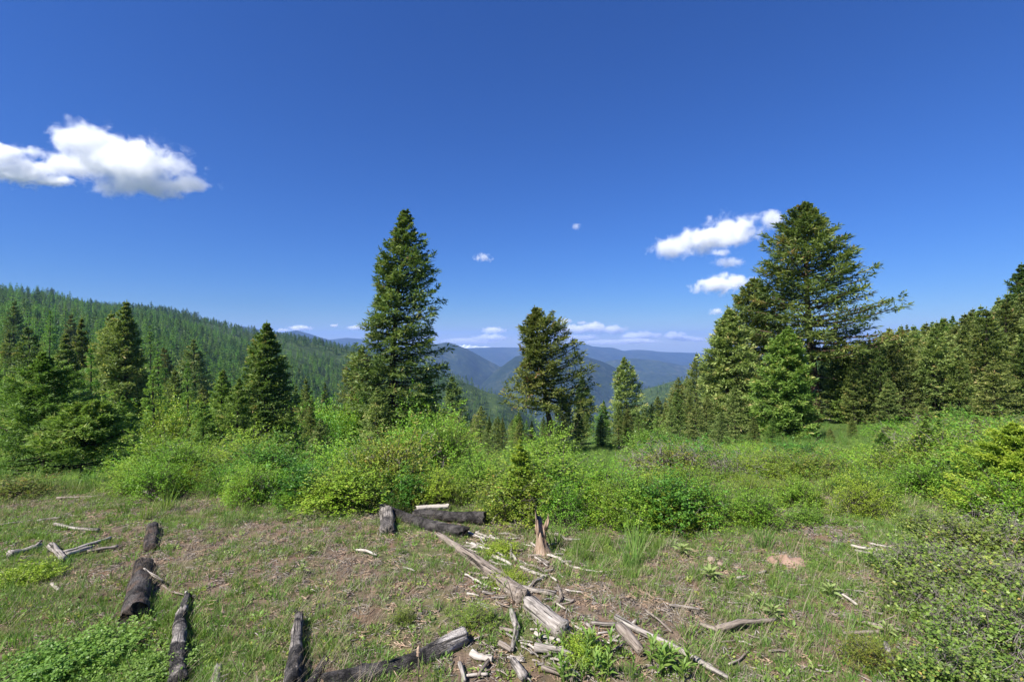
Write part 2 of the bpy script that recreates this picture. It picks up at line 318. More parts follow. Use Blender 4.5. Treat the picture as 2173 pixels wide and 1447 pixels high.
def ground_mat():
    m, nt, out = new_mat("ground_soil_and_cover")
    g = N(nt, "ShaderNodeNewGeometry"); pos = g.outputs['Position']
    n1 = noise(nt, 1.1, 6, .6, pos); n2 = noise(nt, 9, 7, .65, pos); n3 = noise(nt, 60, 4, .6, pos)
    soil = ramp(nt, [(.3, (.035, .024, .017)), (.45, (.095, .062, .042)), (.6, (.165, .112, .078)), (.75, (.24, .175, .13))], n2.outputs[0]).outputs[0]
    soil = mixc(nt, math_n(nt, 'MULTIPLY', n3.outputs[0], .6), soil, (.21, .17, .13))
    red = ramp(nt, [(.5, (0, 0, 0)), (.68, (1, 1, 1))], noise(nt, 3.3, 5, .6, pos).outputs[0]).outputs[0]
    soil = mixc(nt, math_n(nt, 'MULTIPLY', red, .45), soil, (.20, .10, .06))
    green = ramp(nt, [(.35, (.05, .085, .016)), (.6, (.10, .16, .03)), (.8, (.15, .2, .045))], n2.outputs[0]).outputs[0]
    gm = ramp(nt, [(.47, (0, 0, 0)), (.62, (1, 1, 1))], n1.outputs[0]).outputs[0]
    near = mixc(nt, math_n(nt, 'MULTIPLY', gm, .6), soil, green)
    # plant cover farther down the slope and on the hills
    f1 = noise(nt, .05, 8, .62, pos); f2 = noise(nt, .35, 6, .6, pos)
    cov = ramp(nt, [(.36, (.03, .052, .014)), (.47, (.062, .105, .024)), (.56, (.105, .165, .036)), (.66, (.15, .18, .06)), (.75, (.2, .19, .09))], mixc(nt, .35, mixc(nt, .5, f1.outputs[0], f2.outputs[0]), noise(nt, 2.2, 6, .7, pos).outputs[0])).outputs[0]
    ln = N(nt, "ShaderNodeVectorMath", operation='LENGTH'); L(nt, pos, ln.inputs[0])
    df = N(nt, "ShaderNodeMapRange"); df.inputs[1].default_value = 8; df.inputs[2].default_value = 15; L(nt, ln.outputs['Value'], df.inputs[0])
    dg = N(nt, "ShaderNodeMapRange"); dg.inputs[1].default_value = 180; dg.inputs[2].default_value = 500; L(nt, ln.outputs['Value'], dg.inputs[0])
    woods = ramp(nt, [(.35, (.02, .036, .013)), (.52, (.04, .066, .02)), (.62, (.085, .12, .036)), (.72, (.13, .15, .06))], mixc(nt, .4, f1.outputs[0], f2.outputs[0])).outputs[0]
    cov = mixc(nt, dg.outputs[0], cov, woods)
    c = mixc(nt, df.outputs[0], near, cov)
    p = N(nt, "ShaderNodeBsdfPrincipled", Roughness=.95); p.inputs['Specular IOR Level'].default_value = .1
    L(nt, c, p.inputs['Base Color'])
    b = N(nt, "ShaderNodeBump"); b.inputs['Strength'].default_value = .9; b.inputs['Distance'].default_value = .03
    L(nt, math_n(nt, 'ADD', n2.outputs[0], math_n(nt, 'MULTIPLY', n3.outputs[0], .35)), b.inputs['Height']); L(nt, b.outputs[0], p.inputs['Normal'])
    L(nt, p.outputs[0], out.inputs[0]); return m
M['ground'] = ground_mat()
def mountain_mat(name, dark, mid, clear, snow=False):
    m, nt, out = new_mat(name)
    g = N(nt, "ShaderNodeNewGeometry"); pos = g.outputs['Position']
    a = noise(nt, .0022, 9, .66, pos); b_ = noise(nt, .016, 7, .7, pos)
    f = mixc(nt, .5, a.outputs[0], b_.outputs[0])
    if snow: c = ramp(nt, [(.38, (.12, .15, .2)), (.46, (.8, .82, .85)), (.7, (.9, .9, .92))], f).outputs[0]
    else: c = ramp(nt, [(.33, dark), (.5, mid), (.58, clear), (.7, tuple(1.35 * x for x in clear))], f).outputs[0]
    p = N(nt, "ShaderNodeBsdfPrincipled", Roughness=1.0); p.inputs['Specular IOR Level'].default_value = .05
    L(nt, c, p.inputs['Base Color'])
    b = N(nt, "ShaderNodeBump"); b.inputs['Strength'].default_value = .8; b.inputs['Distance'].default_value = 25
    L(nt, b_.outputs[0], b.inputs['Height']); L(nt, b.outputs[0], p.inputs['Normal'])
    L(nt, p.outputs[0], out.inputs[0]); return m
M['mtn'] = mountain_mat("forested_mountain", (.012, .022, .014), (.026, .042, .022), (.062, .072, .042))
M['mtn_dark'] = mountain_mat("dark_forested_mountain", (.010, .019, .013), (.02, .034, .02), (.045, .055, .034))
M['snow'] = mountain_mat("snowy_rock", None, None, None, True)

# ------------------------------------------------------------------ the ground, one sheet to the horizon
def build_ground():
    fa = np.radians(np.linspace(-62, 62, 430)); ba = np.radians(np.linspace(64, 296, 60))
    ang = np.concatenate([fa, ba]); rad = np.exp(np.linspace(math.log(.25), math.log(17000), 250))
    A, R = np.meshgrid(ang, rad); x = R * np.sin(A); y = R * np.cos(A)
    z = ground_z(x, y)
    na, nr = len(ang), len(rad)
    v = np.stack([x, y, z], -1).reshape(-1, 3); v = np.vstack([v, [0, 0, gz(0, 0.01)]])
    i = np.arange(nr - 1)[:, None] * na; j = np.arange(na)[None, :]; j2 = (j + 1) % na
    q = np.stack([i + j, i + na + j, i + na + j2, i + j2], -1).reshape(-1, 4)
    t = np.stack([np.full(na, nr * na), np.arange(na), (np.arange(na) + 1) % na], -1)
    structure(obj("ground", mesh_np("ground", v, q, t, [M['ground']], smooth=True)))
build_ground()

# ------------------------------------------------------------------ mountains far off
def mountain(name, pts, D, depth, foot, mat, seed, amp=.3):
    pts = np.array(pts, float); n = 260; m = 70
    px = np.linspace(pts[0, 0], pts[-1, 0], n); py = np.interp(px, pts[:, 0], pts[:, 1])
    k = np.ones(5) / 5; py = np.convolve(np.pad(py, 2, 'edge'), k, 'valid') if D < 15000 else py
    r = (px - CX) / F; zr = CZ + (CY - py) / F * D
    s = np.linspace(0, 1, m); back = np.linspace(0, 1, 16)[1:]
    rows = []
    for sv in s:
        y = D - depth * (1 - sv); x = r * D * (0.75 + 0.25 * (y / D)) if False else r * D
        rows.append(np.stack([x, np.full(n, y), foot + (zr - foot) * (sv ** .9)], -1))
    for bv in back:
        rows.append(np.stack([r * D, np.full(n, D + depth * .5 * bv), zr - (zr - foot) * bv ** .9], -1))
    V = np.array(rows); S = np.concatenate([s, 1 - back])
    sc = 1.0 / (depth * .5)
    nz = ridged(V[..., 0] * sc, V[..., 1] * sc * .45 + V[..., 0] * sc * .3, seed) - .5
    w = np.clip(1 - S, 0, 1)[:, None]; w = np.where(w < .02, 0, (w * (1 - w) * 4) ** .7)
    V[..., 2] += nz * amp * (zr[None, :] - foot) * w + (ridged(V[..., 0] * sc * 3, V[..., 1] * sc * 3, seed + 5) - .5) * 14
    a, b = V.shape[:2]; i = np.arange(a - 1)[:, None] * b; j = np.arange(b - 1)[None, :]
    q = np.stack([i + j, i + j + 1, i + b + j + 1, i + b + j], -1).reshape(-1, 4)
    return structure(obj(name, mesh_np(name, V.reshape(-1, 3), q, None, [mat], smooth=True)))
mountain("mountain", [(700, 800), (780, 772), (850, 750), (905, 735), (949, 726), (974, 734), (993, 742), (1025, 760), (1070, 782), (1120, 806), (1180, 836), (1260, 880)], 5200, 2600, -800, M['mtn'], 11, .8)
mountain("mountain", [(980, 860), (1040, 800), (1090, 765), (1130, 748), (1160, 742), (1179, 743), (1218, 748), (1250, 759), (1278, 768), (1300, 777), (1330, 797), (1380, 825), (1450, 862)], 4300, 2000, -800, M['mtn_dark'], 23, .8)
mountain("mountain", [(1180, 800), (1250, 778), (1296, 765), (1342, 760), (1388, 764), (1434, 772), (1470, 780), (1560, 800), (1700, 815)], 6500, 2200, -800, M['mtn'], 37, .7)
mountain("mountain", [(760, 760), (850, 746), (940, 741), (970, 738.5), (997, 738.5), (1057, 737), (1110, 738), (1179, 733), (1204, 730), (1232, 729), (1250, 736), (1269, 737), (1296, 740), (1315, 746), (1342, 742), (1370, 743), (1402, 747), (1457, 748), (1560, 752), (1700, 758), (1900, 770)], 10500, 3800, -850, M['mtn_dark'], 41, .65)
mountain("mountain", [(380, 716), (440, 702), (515, 692), (560, 701), (600, 706), (629, 701), (652, 707), (675, 715), (705, 724), (760, 742), (830, 770)], 7000, 2400, -700, M['mtn_dark'], 53, .6)
mountain("mountain", [(600, 742), (660, 728), (700, 721), (735, 717), (770, 720), (800, 725), (860, 738), (930, 750)], 9200, 2600, -750, M['mtn_dark'], 61, .4)
mountain("mountain", [(880, 756), (950, 744), (970, 735.5), (976, 733), (980, 734.5), (986, 730.5), (991, 733.5), (996, 731.5), (1003, 735), (1010, 733.5), (1020, 736.5), (1030, 735), (1045, 737), (1060, 736.5), (1090, 741), (1130, 750)], 15500, 1400, -400, M['snow'], 71, .3)

# ------------------------------------------------------------------ conifers
def conifer(name, seed, H, R, nb, nl, nt, tl, tw, mat, bark, cb=.08, gap=.35, top=.6, low=-.25, up=.28, power=.75,
            bend=(0, 0), tr=.017, limb=True, skew=.18, bulge=.15, dens_out=.75, side_n=7, hang=.10, stub=0.0):
    """returns (trunk mesh, crown mesh) of a fir standing at the origin"""
    g = np.random.default_rng(seed)
    axis = lambda h: np.stack([bend[0] * (h / H) ** 1.6 + .012 * H * np.sin(h / H * 5 + seed), bend[1] * (h / H) ** 1.6, h], -1)
    per = 6; nw = nb // per; nb = nw * per; wi = np.repeat(np.arange(nw), per)          # whorls of six
    v = np.clip((wi + .5 + (g.random(nw) * .5)[wi] + g.normal(0, .16, nb)) / (nw + .6), 0, .99) ** .94
    u = cb + (1 - cb) * v
    az = (g.random(nw) * 6.283)[wi] + np.tile(np.arange(per), nw) * 6.283 / per + g.normal(0, .28, nb)
    prof = (1 - v) ** power * (1 - bulge * 2 * np.clip(.18 - v, 0, 1) / .18) 
    prof = prof * (.38 + .62 * sstep(0, .22, 1 - v))
    clump = vnoise(np.cos(az) * 1.6 + 5, np.sin(az) * 1.6 + v * 9, seed) * .65 + g.random(nb) * .35
    Lb = 1.12 * R * prof * (1 - gap * clump * 1.5 + gap * .45) + .006 * H
    tlb = tl * (.28 + .72 * np.clip((1 - v) * 3.0, 0, 1))
    Lb = Lb * (1 + skew * np.cos(az - g.random() * 6.283))
    d = np.stack([np.cos(az), np.sin(az), np.zeros(nb)], -1)
    a = low + (top - low) * v ** 1.3 + .5 * sstep(.85, 1, v) + g.normal(0, .08, nb); c = up * (1 - v * .6)
    st = axis(u * H)
    s = (np.arange(nl) + g.random((nb, nl))) / nl; s = .10 + .92 * s ** dens_out
    P = st[:, None] + d[:, None] * (Lb[:, None] * s)[..., None]
    P[..., 2] += Lb[:, None] * (a[:, None] * s + c[:, None] * s ** 2)
    T = d[:, None] + np.array([0, 0, 1.0]) * (a[:, None] + 2 * c[:, None] * s)[..., None]; T = unit(T)
    S = np.stack([-d[:, 1], d[:, 0], np.zeros(nb)], -1)[:, None]
    sd = np.where(np.arange(nl) % 2 == 0, 1.0, -1.0)[None, :, None]
    D = unit(T * .6 + S * sd * (.25 + .75 * np.clip(1.15 - s, 0, 1))[..., None] + g.normal(0, .16, P.shape) + np.array([0, 0, -hang]))
    l = Lb[:, None] * .46 * np.clip(1.08 - s, .08, 1) ** .8 * (.6 + .7 * g.random(s.shape)) + .3 * tlb[:, None]
    tk = (np.arange(nt) + g.random((nb, nl, nt))) / nt
    Q = P[:, :, None] + D[:, :, None] * (l[..., None] * tk)[..., None] + g.normal(0, 1, (nb, nl, nt, 3)) * (.13 * tlb)[:, None, None, None]
    Q[..., 2] -= (l[..., None] * tk ** 2 * hang)
    E = unit(D[:, :, None] * .8 + g.normal(0, 1, Q.shape) * np.array([.55, .55, .30]))
    ln = tlb[:, None, None] * (.55 + .8 * g.random(tk.shape))
    tip = Q + E * ln[..., None]
    side = unit(np.cross(E, g.normal(0, .55, Q.shape) + np.array([0, 0, 1.0]))) * (tw * (.6 + .8 * g.random(tk.shape)))[..., None]
    vv, qq = blades(Q.reshape(-1, 3), tip.reshape(-1, 3), side.reshape(-1, 3))
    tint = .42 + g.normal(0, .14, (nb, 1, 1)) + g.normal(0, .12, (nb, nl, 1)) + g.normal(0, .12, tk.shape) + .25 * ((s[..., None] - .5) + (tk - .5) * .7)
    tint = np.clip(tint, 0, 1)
    nl_ = 40; hz_ = H * (.965 + .05 * g.random(nl_)); lp = axis(hz_); le = unit(np.stack([g.normal(0, .5, nl_), g.normal(0, .5, nl_), .8 + g.random(nl_)], -1))   # leader shoot
    lv, lq = blades(lp, lp + le * tl * .3, unit(np.cross(le, g.normal(0, 1, le.shape))) * tw * .6)
    qq = np.vstack([qq, lq + len(vv)]); vv = np.vstack([vv, lv]); tint = np.concatenate([tint.ravel(), np.full(nl_, .8)])
    crown = mesh_np(name + "_crown", vv, qq, None, [mat], tint.ravel())
    mb = MB(); hh = np.linspace(0, H * .985, 14)
    rr = tr * H * (1 - hh / H) ** .8 * (1 + .35 * np.exp(-hh / (H * .02))) + .0012 * H
    tube(mb, axis(hh) - np.array([0, 0, .03 * H]) * (hh[:, None] == 0), rr, side_n)
    if limb:
        ss = np.array([0, .3, .6, .9])
        for i in range(0, nb, 1):
            pp = st[i] + d[i] * (Lb[i] * ss)[:, None]; pp[:, 2] += Lb[i] * (a[i] * ss + c[i] * ss ** 2)
            tube(mb, pp, .017 * Lb[i] * (1 - ss * .85) + .0006 * H, 3, cap=False)
    for k in range(int(stub)):
        h = H * (cb * .3 + cb * .9 * g.random()); an = g.random() * 6.28; e = np.array([math.cos(an), math.sin(an), -.15 + .3 * g.random()])
        ln_ = R * (.2 + .5 * g.random()); p0 = axis(np.array([h]))[0]
        tube(mb, [p0, p0 + e * ln_ * .5 + [0, 0, -.02 * ln_], p0 + e * ln_], [.02 * ln_, .013 * ln_, .004 * ln_], 4)
    trunk = mb.mesh(name + "_trunk", [bark])
    return trunk, crown
def plant_tree(kind, meshes, label, cat, loc, s, rz=0.0, group=None, sxy=1.0):
    t = thing(kind, label, cat, loc, (0, 0, rz), (s * sxy, s * sxy, s), group)
    t_ = obj("trunk", meshes[0], t); obj("crown", meshes[1], t)
    return t

# hero trees, each with its own shape
def hero(kind, label, px, Y, top_py, half_px, seed, nb, nl, nt, tl, tw, mat='fir', bark='bark', base_px=None, sink=.1, **kw):
    nt = int(nt * 1.6); tw = tw * .62; tl = tl * .95
    p = at(base_px if base_px is not None else px, Y); H = height_for(p, top_py); R = half_px / F * Y
    bx = (px - base_px) / F * Y if base_px is not None else 0
    tm = conifer(kind, seed, H, R, nb, nl, nt, tl, tw, M[mat], M[bark], bend=(bx, 0), **kw)
    p.z -= sink
    return plant_tree(kind, tm, label, "tree", p, 1.0)

hero("fir_tree", "tall straight dark fir with bare lower trunk left of centre, tallest against the sky", 852, 42, 449, 100, 3, 246, 16, 7, .46, .085, base_px=836,
     cb=.13, gap=.55, power=.52, bulge=.15, low=-.28, up=.25, tr=.016, stub=14)
hero("fir_tree", "leaning fir with bare slanting lower trunk in the centre before the mountains", 1133, 29, 650, 116, 8, 144, 15, 7, .30, .055, base_px=1168,
     cb=.30, gap=.7, power=.92, bulge=.0, top=.9, low=-.25, up=.32, skew=.3, tr=.020, stub=8)
big = hero("fir_tree", "largest broad open fir with spreading tiers, right of the white clouds", 1698, 38, 437, 150, 15, 186, 22, 7, .42, .07, base_px=1732, bark='bark_red',
     cb=.28, gap=.5, power=.6, bulge=.05, dens_out=.72, skew=.06, low=-.18, up=.22, tr=.020, top=.75, hang=.05, stub=10)
for (x0, y0, x1, y1) in ((1722, 826, 1752, 836), (1735, 850, 1798, 872), (1736, 862, 1775, 868), (1738, 886, 1832, 906), (1736, 905, 1770, 893), (1728, 800, 1790, 812)):      # bare bleached limbs
    kk = 38 / F; P0 = np.array([(x0 - 1732) * kk, -.3, CZ + (CY - y0) * kk - big.location.z]); P1 = np.array([(x1 - 1732) * kk, -1.2, CZ + (CY - y1) * kk - big.location.z])
    mb = MB(); tt_ = np.linspace(0, 1, 7)[:, None]; pp_ = P0 + (P1 - P0) * tt_ + np.concatenate([0 * tt_, 0 * tt_, .12 * np.sin(tt_ * 3.1)], 1); tube(mb, pp_, .045 * (1 - .75 * tt_[:, 0]), 5)
    for q_ in (3, 4, 5): tube(mb, [pp_[q_], pp_[q_] + (P1 - P0) * .14 + [0, -.1, (-1) ** q_ * .22]], [.018, .006], 4)
    obj("dead_branch", mb.mesh("dead_branch", [M['pale_wood']]), [c for c in big.children if c.name.startswith('trunk')][0])
hero("fir_tree", "bright green fir standing in front of the largest right hand fir", 1672, 27, 690, 76, 21, 190, 16, 7, .26, .048, mat='fir_young', cb=.07, gap=.4, power=.8, tr=.018)
hero("fir_tree", "dense olive fir with stepped outline, just left of the largest fir", 1545, 36, 655, 85, 27, 200, 14, 7, .34, .06, mat='fir_warm', cb=.1, gap=.5, power=.75)
hero("fir_tree", "fir with visible dark trunk directly behind left side of the largest fir", 1600, 41, 590, 95, 33, 200, 14, 7, .38, .065, cb=.25, gap=.5, power=.7, stub=6)
hero("fir_tree", "dark fir with heavy shaded boughs standing left of the tallest fir and its neighbour", 566, 31, 682, 78, 39, 200, 15, 7, .30, .055, cb=.06, gap=.45, power=.72)
hero("fir_tree", "large dense bronze green fir, tallest of those below the left ridge", 270, 43, 640, 62, 45, 200, 13, 7, .40, .072, mat='fir_warm', cb=.08, gap=.4, power=.72, bulge=.3)
hero("fir_tree", "near dark green fir with drooping boughs at the left edge of the photo", 92, 12.5, 735, 165, 51, 150, 20, 9, .11, .018, mat='fir_young', cb=.03, gap=.5, power=1.05, tr=.014, low=-.15)
hero("fir_tree", "thin trunked young fir at the brow, right of the left edge fir", 200, 12, 842, 92, 57, 110, 18, 8, .12, .02, mat='fir_young', base_px=168, cb=.34, gap=.5, power=.75, tr=.014, low=-.05)
hero("fir_tree", "mid green fir pressed against the left side of the tallest fir", 770, 47, 738, 72, 63, 170, 14, 6, .38, .068, mat='fir', cb=.08, gap=.4, power=.8)
hero("fir_tree", "sparse brownish fir with thin top, right of the leaning fir", 1326, 48, 757, 48, 69, 150, 13, 6, .30, .05, mat='fir_warm', cb=.1, gap=.5, power=.75)
hero("fir_tree", "small slim green fir between the leaning fir and the sparse brown one", 1236, 50, 797, 32, 75, 110, 12, 6, .28, .05, cb=.1, gap=.4, power=.85)
hero("fir_tree", "small pointed fir showing right behind the tallest fir's trunk", 960, 62, 795, 42, 81, 120, 12, 6, .36, .065, mat='fir_warm', cb=.06, gap=.4, power=.85)
hero("young_fir", "small young fir with pale leader among the bright shrubs in the centre", 1104, 6.3, 915, 50, 87, 90, 14, 8, .045, .008, mat='fir_gold', cb=.04, gap=.35, power=.95, tr=.012)
hero("fir_tree", "tall fir cut off by the right edge of the photo, highest on the right", 2170, 47, 560, 62, 93, 190, 13, 7, .40, .07, cb=.1, gap=.5, power=.7)
hero("young_fir", "yellow green fir with feathery sprays cut off by the right edge", 2150, 6.2, 880, 135, 99, 130, 18, 9, .06, .010, mat='fir_gold', cb=.02, gap=.35, power=.9, tr=.012)

# generic firs and larches that are copied
GEN = {}
for k in range(5):
    GEN['fir', k] = conifer("fir", 200 + k, 10, [2.3, 2.7, 2.0, 2.5, 2.9][k], [130, 140, 120, 130, 140][k], 12, 8, .28, .038, M[['fir', 'fir_warm', 'fir', 'fir_warm', 'fir_young'][k]], M['bark'],
                            cb=[.05, .1, .04, .15, .05][k], gap=.55, power=[.8, .8, .95, .75, .9][k], limb=True, side_n=5)
for k in range(2):
    GEN['larch', k] = conifer("larch", 230 + k, 12, [1.5, 1.8][k], 110, 9, 5, .26, .035, M['larch'], M['bark'], cb=.15, gap=.4, power=.8, low=-.05, up=.12, hang=.25, side_n=5)
LOW = {}
for k in range(4):
    LOW['fir', k] = conifer("far_fir", 260 + k, 10, [1.7, 2.1, 1.9, 2.4][k], 44, 4, 2, .75, .24, M['far_fir'], M['bark'], cb=.06, gap=.4, power=.85, limb=False, side_n=4)
for k in range(2):
    LOW['larch', k] = conifer("far_larch", 270 + k, 10, [1.3, 1.6][k], 40, 4, 2, .65, .16, M['larch'], M['bark'], cb=.12, gap=.35, power=.85, limb=False, side_n=4)

rng = random.Random(5)
def fir_at(px, Y, top_py, label, group=None, sp='fir', k=None, wide=1.0, name=None):
    p = at(px, Y); H = height_for(p, top_py)
    k = rng.randrange(5 if sp == 'fir' else 2) if k is None else k
    base = 10.0 if sp == 'fir' else 12.0
    p.z -= .08
    return plant_tree(name or ("fir_tree" if sp == 'fir' else "larch_tree"), GEN[sp, k], label, "tree", p, H / base, rng.random() * 6.28, group, wide)

NAMED = [
 (28, 17, 790, "light green young fir peeping out left of the left edge fir", 'fir', 4, 1.1),
 (150, 21, 775, "light green young fir behind the gap of the two near left firs", 'fir', 4, 1.0),
 (262, 19, 835, "pale young fir right of the thin trunked young fir", 'fir', 4, 1.1),
 (1478, 24, 850, "ragged fir at the shrub edge left of the right hand group", 'fir', 3, 1.1),
 (1532, 22, 868, "low ragged fir standing among shrubs before the stepped olive fir", 'fir', 1, 1.1),
 (1600, 23, 880, "small dark fir between the bare trunked fir and the bright green one", 'fir', 0, 1.1),
 (1628, 20, 935, "knee of pale young fir left below the bright green fir", 'fir', 4, 1.3),
 (1762, 23, 905, "low fir at the foot of the red brown trunk", 'fir', 3, 1.3),
 (1808, 26, 885, "low dark fir right of the red brown trunk", 'fir', 0, 1.3),
 (1562, 18, 940, "squat young fir in front of the bare trunked fir", 'fir', 3, 1.4),
 (1425, 32, 862, "small olive fir at the far left of the right hand group", 'fir', 1, 1.1),
 (240, 46, 662, "bronze fir touching the left side of the large dense bronze fir", 'fir', 1, .9),
 (172, 55, 672, "slim olive fir left of the bronze green pair", 'fir', 2, .85),
 (62, 60, 690, "dark fir standing above the left edge boughs", 'fir', 0, 1),
 (30, 140, 636, "dark lone fir standing out below the left end of the ridge", 'fir', 0, .8),
 (150, 150, 664, "dark fir below the ridge, right of the lone left edge one", 'fir', 0, .8),
 (105, 120, 655, "thin bright larch with bare trunk at the upper left", 'larch', 0, .7),
 (318, 110, 690, "thin pale larch just right of the large bronze fir", 'larch', 1, .7),
 (335, 80, 745, "bright green larch right of the large bronze fir", 'larch', 1, 1.1),
 (372, 55, 780, "dark rounded fir below the bright larches on the left slope", 'fir', 0, 1),
 (412, 95, 720, "pointed dark fir in the middle of the left slope clearing", 'fir', 3, .95),
 (350, 100, 735, "dark fir behind the bright larch on the left slope", 'fir', 0, .9),
 (470, 26, 785, "pale fir with tan shoots at its top, left of the dark shaded fir", 'fir', 4, 1),
 (505, 25, 800, "shorter pale fir with tan top touching the dark shaded fir", 'fir', 4, 1),
 (430, 24, 850, "broad light green young fir below the tan topped firs", 'fir', 4, 1.2),
 (680, 24, 885, "grey green rounded fir right of the dark shaded fir", 'fir', 3, 1.25),
 (650, 60, 800, "mid green fir right behind the dark shaded fir", 'fir', 0, .8),
 (690, 75, 810, "slim fir in the gap left of the tallest fir", 'fir', 2, .8),
 (800, 38, 820, "low spreading fir at the foot of the tallest fir", 'fir', 3, 1.1),
 (905, 44, 790, "dark shaded fir hugging the right side of the tallest fir's trunk", 'fir', 0, 1.2),
 (1020, 55, 860, "brownish rounded fir behind the bright bushes, left of the leaning fir", 'fir', 3, 1.2),
 (1100, 38, 872, "green fir in the shade under the leaning fir", 'fir', 4, 1.2),
 (1195, 33, 830, "rounded dark green fir right of the leaning fir's trunk", 'fir', 0, 1.2),
 (1280, 36, 848, "light green pyramid fir left of the sparse brown fir", 'fir', 4, 1.1),
 (1395, 50, 838, "brown green fir right of the sparse brown fir", 'fir', 1, 1.1),
 (1440, 48, 800, "olive fir at the left foot of the right hand group", 'fir', 3, 1.1),
 (1478, 44, 748, "pointed fir forming the left shoulder of the right hand group", 'fir', 1, 1),
 (1500, 30, 838, "grey green fir with ragged boughs in front of the stepped olive fir", 'fir', 3, 1.1),
 (1560, 28, 815, "grey green fir with bare lower trunk left of the bright green fir", 'fir', 1, 1),
 (1640, 25, 880, "small fir at the foot of the bright green fir, left side", 'fir', 4, 1.2),
 (1790, 36, 715, "dark shaded fir under the right boughs of the largest fir", 'fir', 0, 1.3),
 (1830, 46, 765, "dark fir at the edge of the shaded hollow on the right", 'fir', 0, 1.2),
 (1770, 46, 690, "fir behind the right side of the largest fir", 'fir', 0, 1.1),
 (1770, 43, 800, "dark low fir behind the red brown trunk of the largest fir", 'fir', 0, 1.3),
 (2035, 33, 740, "dark crowned fir with shaded right side in the right stand", 'fir', 0, 1.0),
 (2110, 30, 755, "broad olive fir nearest in the right stand, bare at the bottom", 'fir', 3, 1.25),
 (1935, 42, 690, "brown topped tall fir in the middle of the right stand", 'fir', 1, 1.1),
 (1960, 26, 850, "small brownish fir on the right meadow edge", 'fir', 3, 1.2),
 (1885, 33, 800, "light olive fir at the left end of the right stand", 'fir', 3, 1.1),
 (1850, 14, 960, "low spreading young fir among shrubs right of the largest fir", 'fir', 4, 1.5),
 (1640, 12, 985, "low young fir below the bright green fir's left side", 'fir', 4, 1.5),
 (1780, 10.5, 1010, "small bushy young fir with shaded hollow on its right", 'fir', 4, 1.6),
 (1925, 19, 915, "squat brownish young fir in the right meadow", 'fir', 3, 1.6),
 (2045, 16, 940, "squat olive young fir before the right stand", 'fir', 3, 1.5),
]
for (px, Y, tp, lab, sp, k, w) in NAMED: fir_at(px, Y, tp, lab, None, sp, k, w)

# the rest of the stands
TOPX = [-200, 0, 150, 300, 500, 700, 830, 950, 1000, 1150, 1200, 1400, 1450, 1500, 1750, 1800, 1850, 1900, 1970, 2050, 2120, 2173, 2300]
TOPY = [640, 672, 705, 735, 785, 830, 862, 855, 880, 880, 860, 855, 800, 770, 770, 742, 712, 690, 682, 662, 628, 602, 590]
def top_line(px): return float(np.interp(px, TOPX, TOPY))
LOOK = ["dark green", "olive brown", "slim dark green", "open olive", "fresh green"]
def scatter_firs(n, px0, px1, y0, y1, h0, h1, label, group, larch=0.0, llabel=None, lgroup=None, mind=.55):
    done = []; tries = 0
    while len(done) < n and tries < n * 40:
        tries += 1
        px = rng.uniform(px0, px1); Y = math.exp(rng.uniform(math.log(y0), math.log(y1)))
        p = at(px, Y); h = rng.uniform(h0, h1)
        top = CY - (p.z + h - CZ) / Y * F
        lim = top_line(px) + rng.random() ** 2.2 * 40
        if top < lim: h = CZ + (CY - lim) / F * Y - p.z
        if h < 2.2: continue
        if any((p.x - a) ** 2 + (p.y - b) ** 2 < (mind * .25 * (h + c)) ** 2 for a, b, c in done): continue
        done.append((p.x, p.y, h))
        il = rng.random() < larch
        p.z -= .08
        far = Y > 130
        if il:
            k = rng.randrange(2)
            plant_tree("larch_tree", GEN['larch', k], '%s %s%s' % (('slim', 'fuller')[k], 'far ' if Y > 140 else ('near ' if Y < 70 else ''), llabel), "tree", p, h / 12, rng.random() * 6.28, lgroup, rng.uniform(.8, 1.2))
        else:
            k = rng.choice((0, 1, 1, 2, 3, 3, 4)) if px > 1400 else rng.choice((0, 0, 1, 2, 2, 3, 4))
            plant_tree("fir_tree", GEN['fir', k], label % LOOK[k], "tree", p, h / 10, rng.random() * 6.28, group, rng.uniform(.85, 1.2))
scatter_firs(105, -120, 840, 36, 240, 6, 15, "%s fir in the crowd on the left slope", "firs of the left slope",
             .42, "bright green larch in the crowd on the left slope", "larches of the left slope")
scatter_firs(26, 985, 1465, 30, 50, 3, 7, "%s young fir behind the central shrubs", "young firs behind the central shrubs")
scatter_firs(30, 860, 1440, 48, 160, 6, 12, "%s distant fir in the valley behind the central shrubs", "firs in the valley behind the central shrubs", .15,
             "pale green larch in the valley behind the central shrubs", "larches in the valley behind the central shrubs")
scatter_firs(20, 1420, 1800, 40, 80, 8, 15, "%s fir deep behind the largest fir", "firs behind the largest fir")
scatter_firs(34, 1790, 2260, 34, 44, 6, 12, "%s fir in the front row of the right stand", "firs in the front row of the right stand", mind=.6)
scatter_firs(70, 1800, 2320, 40, 110, 9, 17, "%s fir deep in the stand climbing the right slope", "firs of the right slope stand", mind=.62)

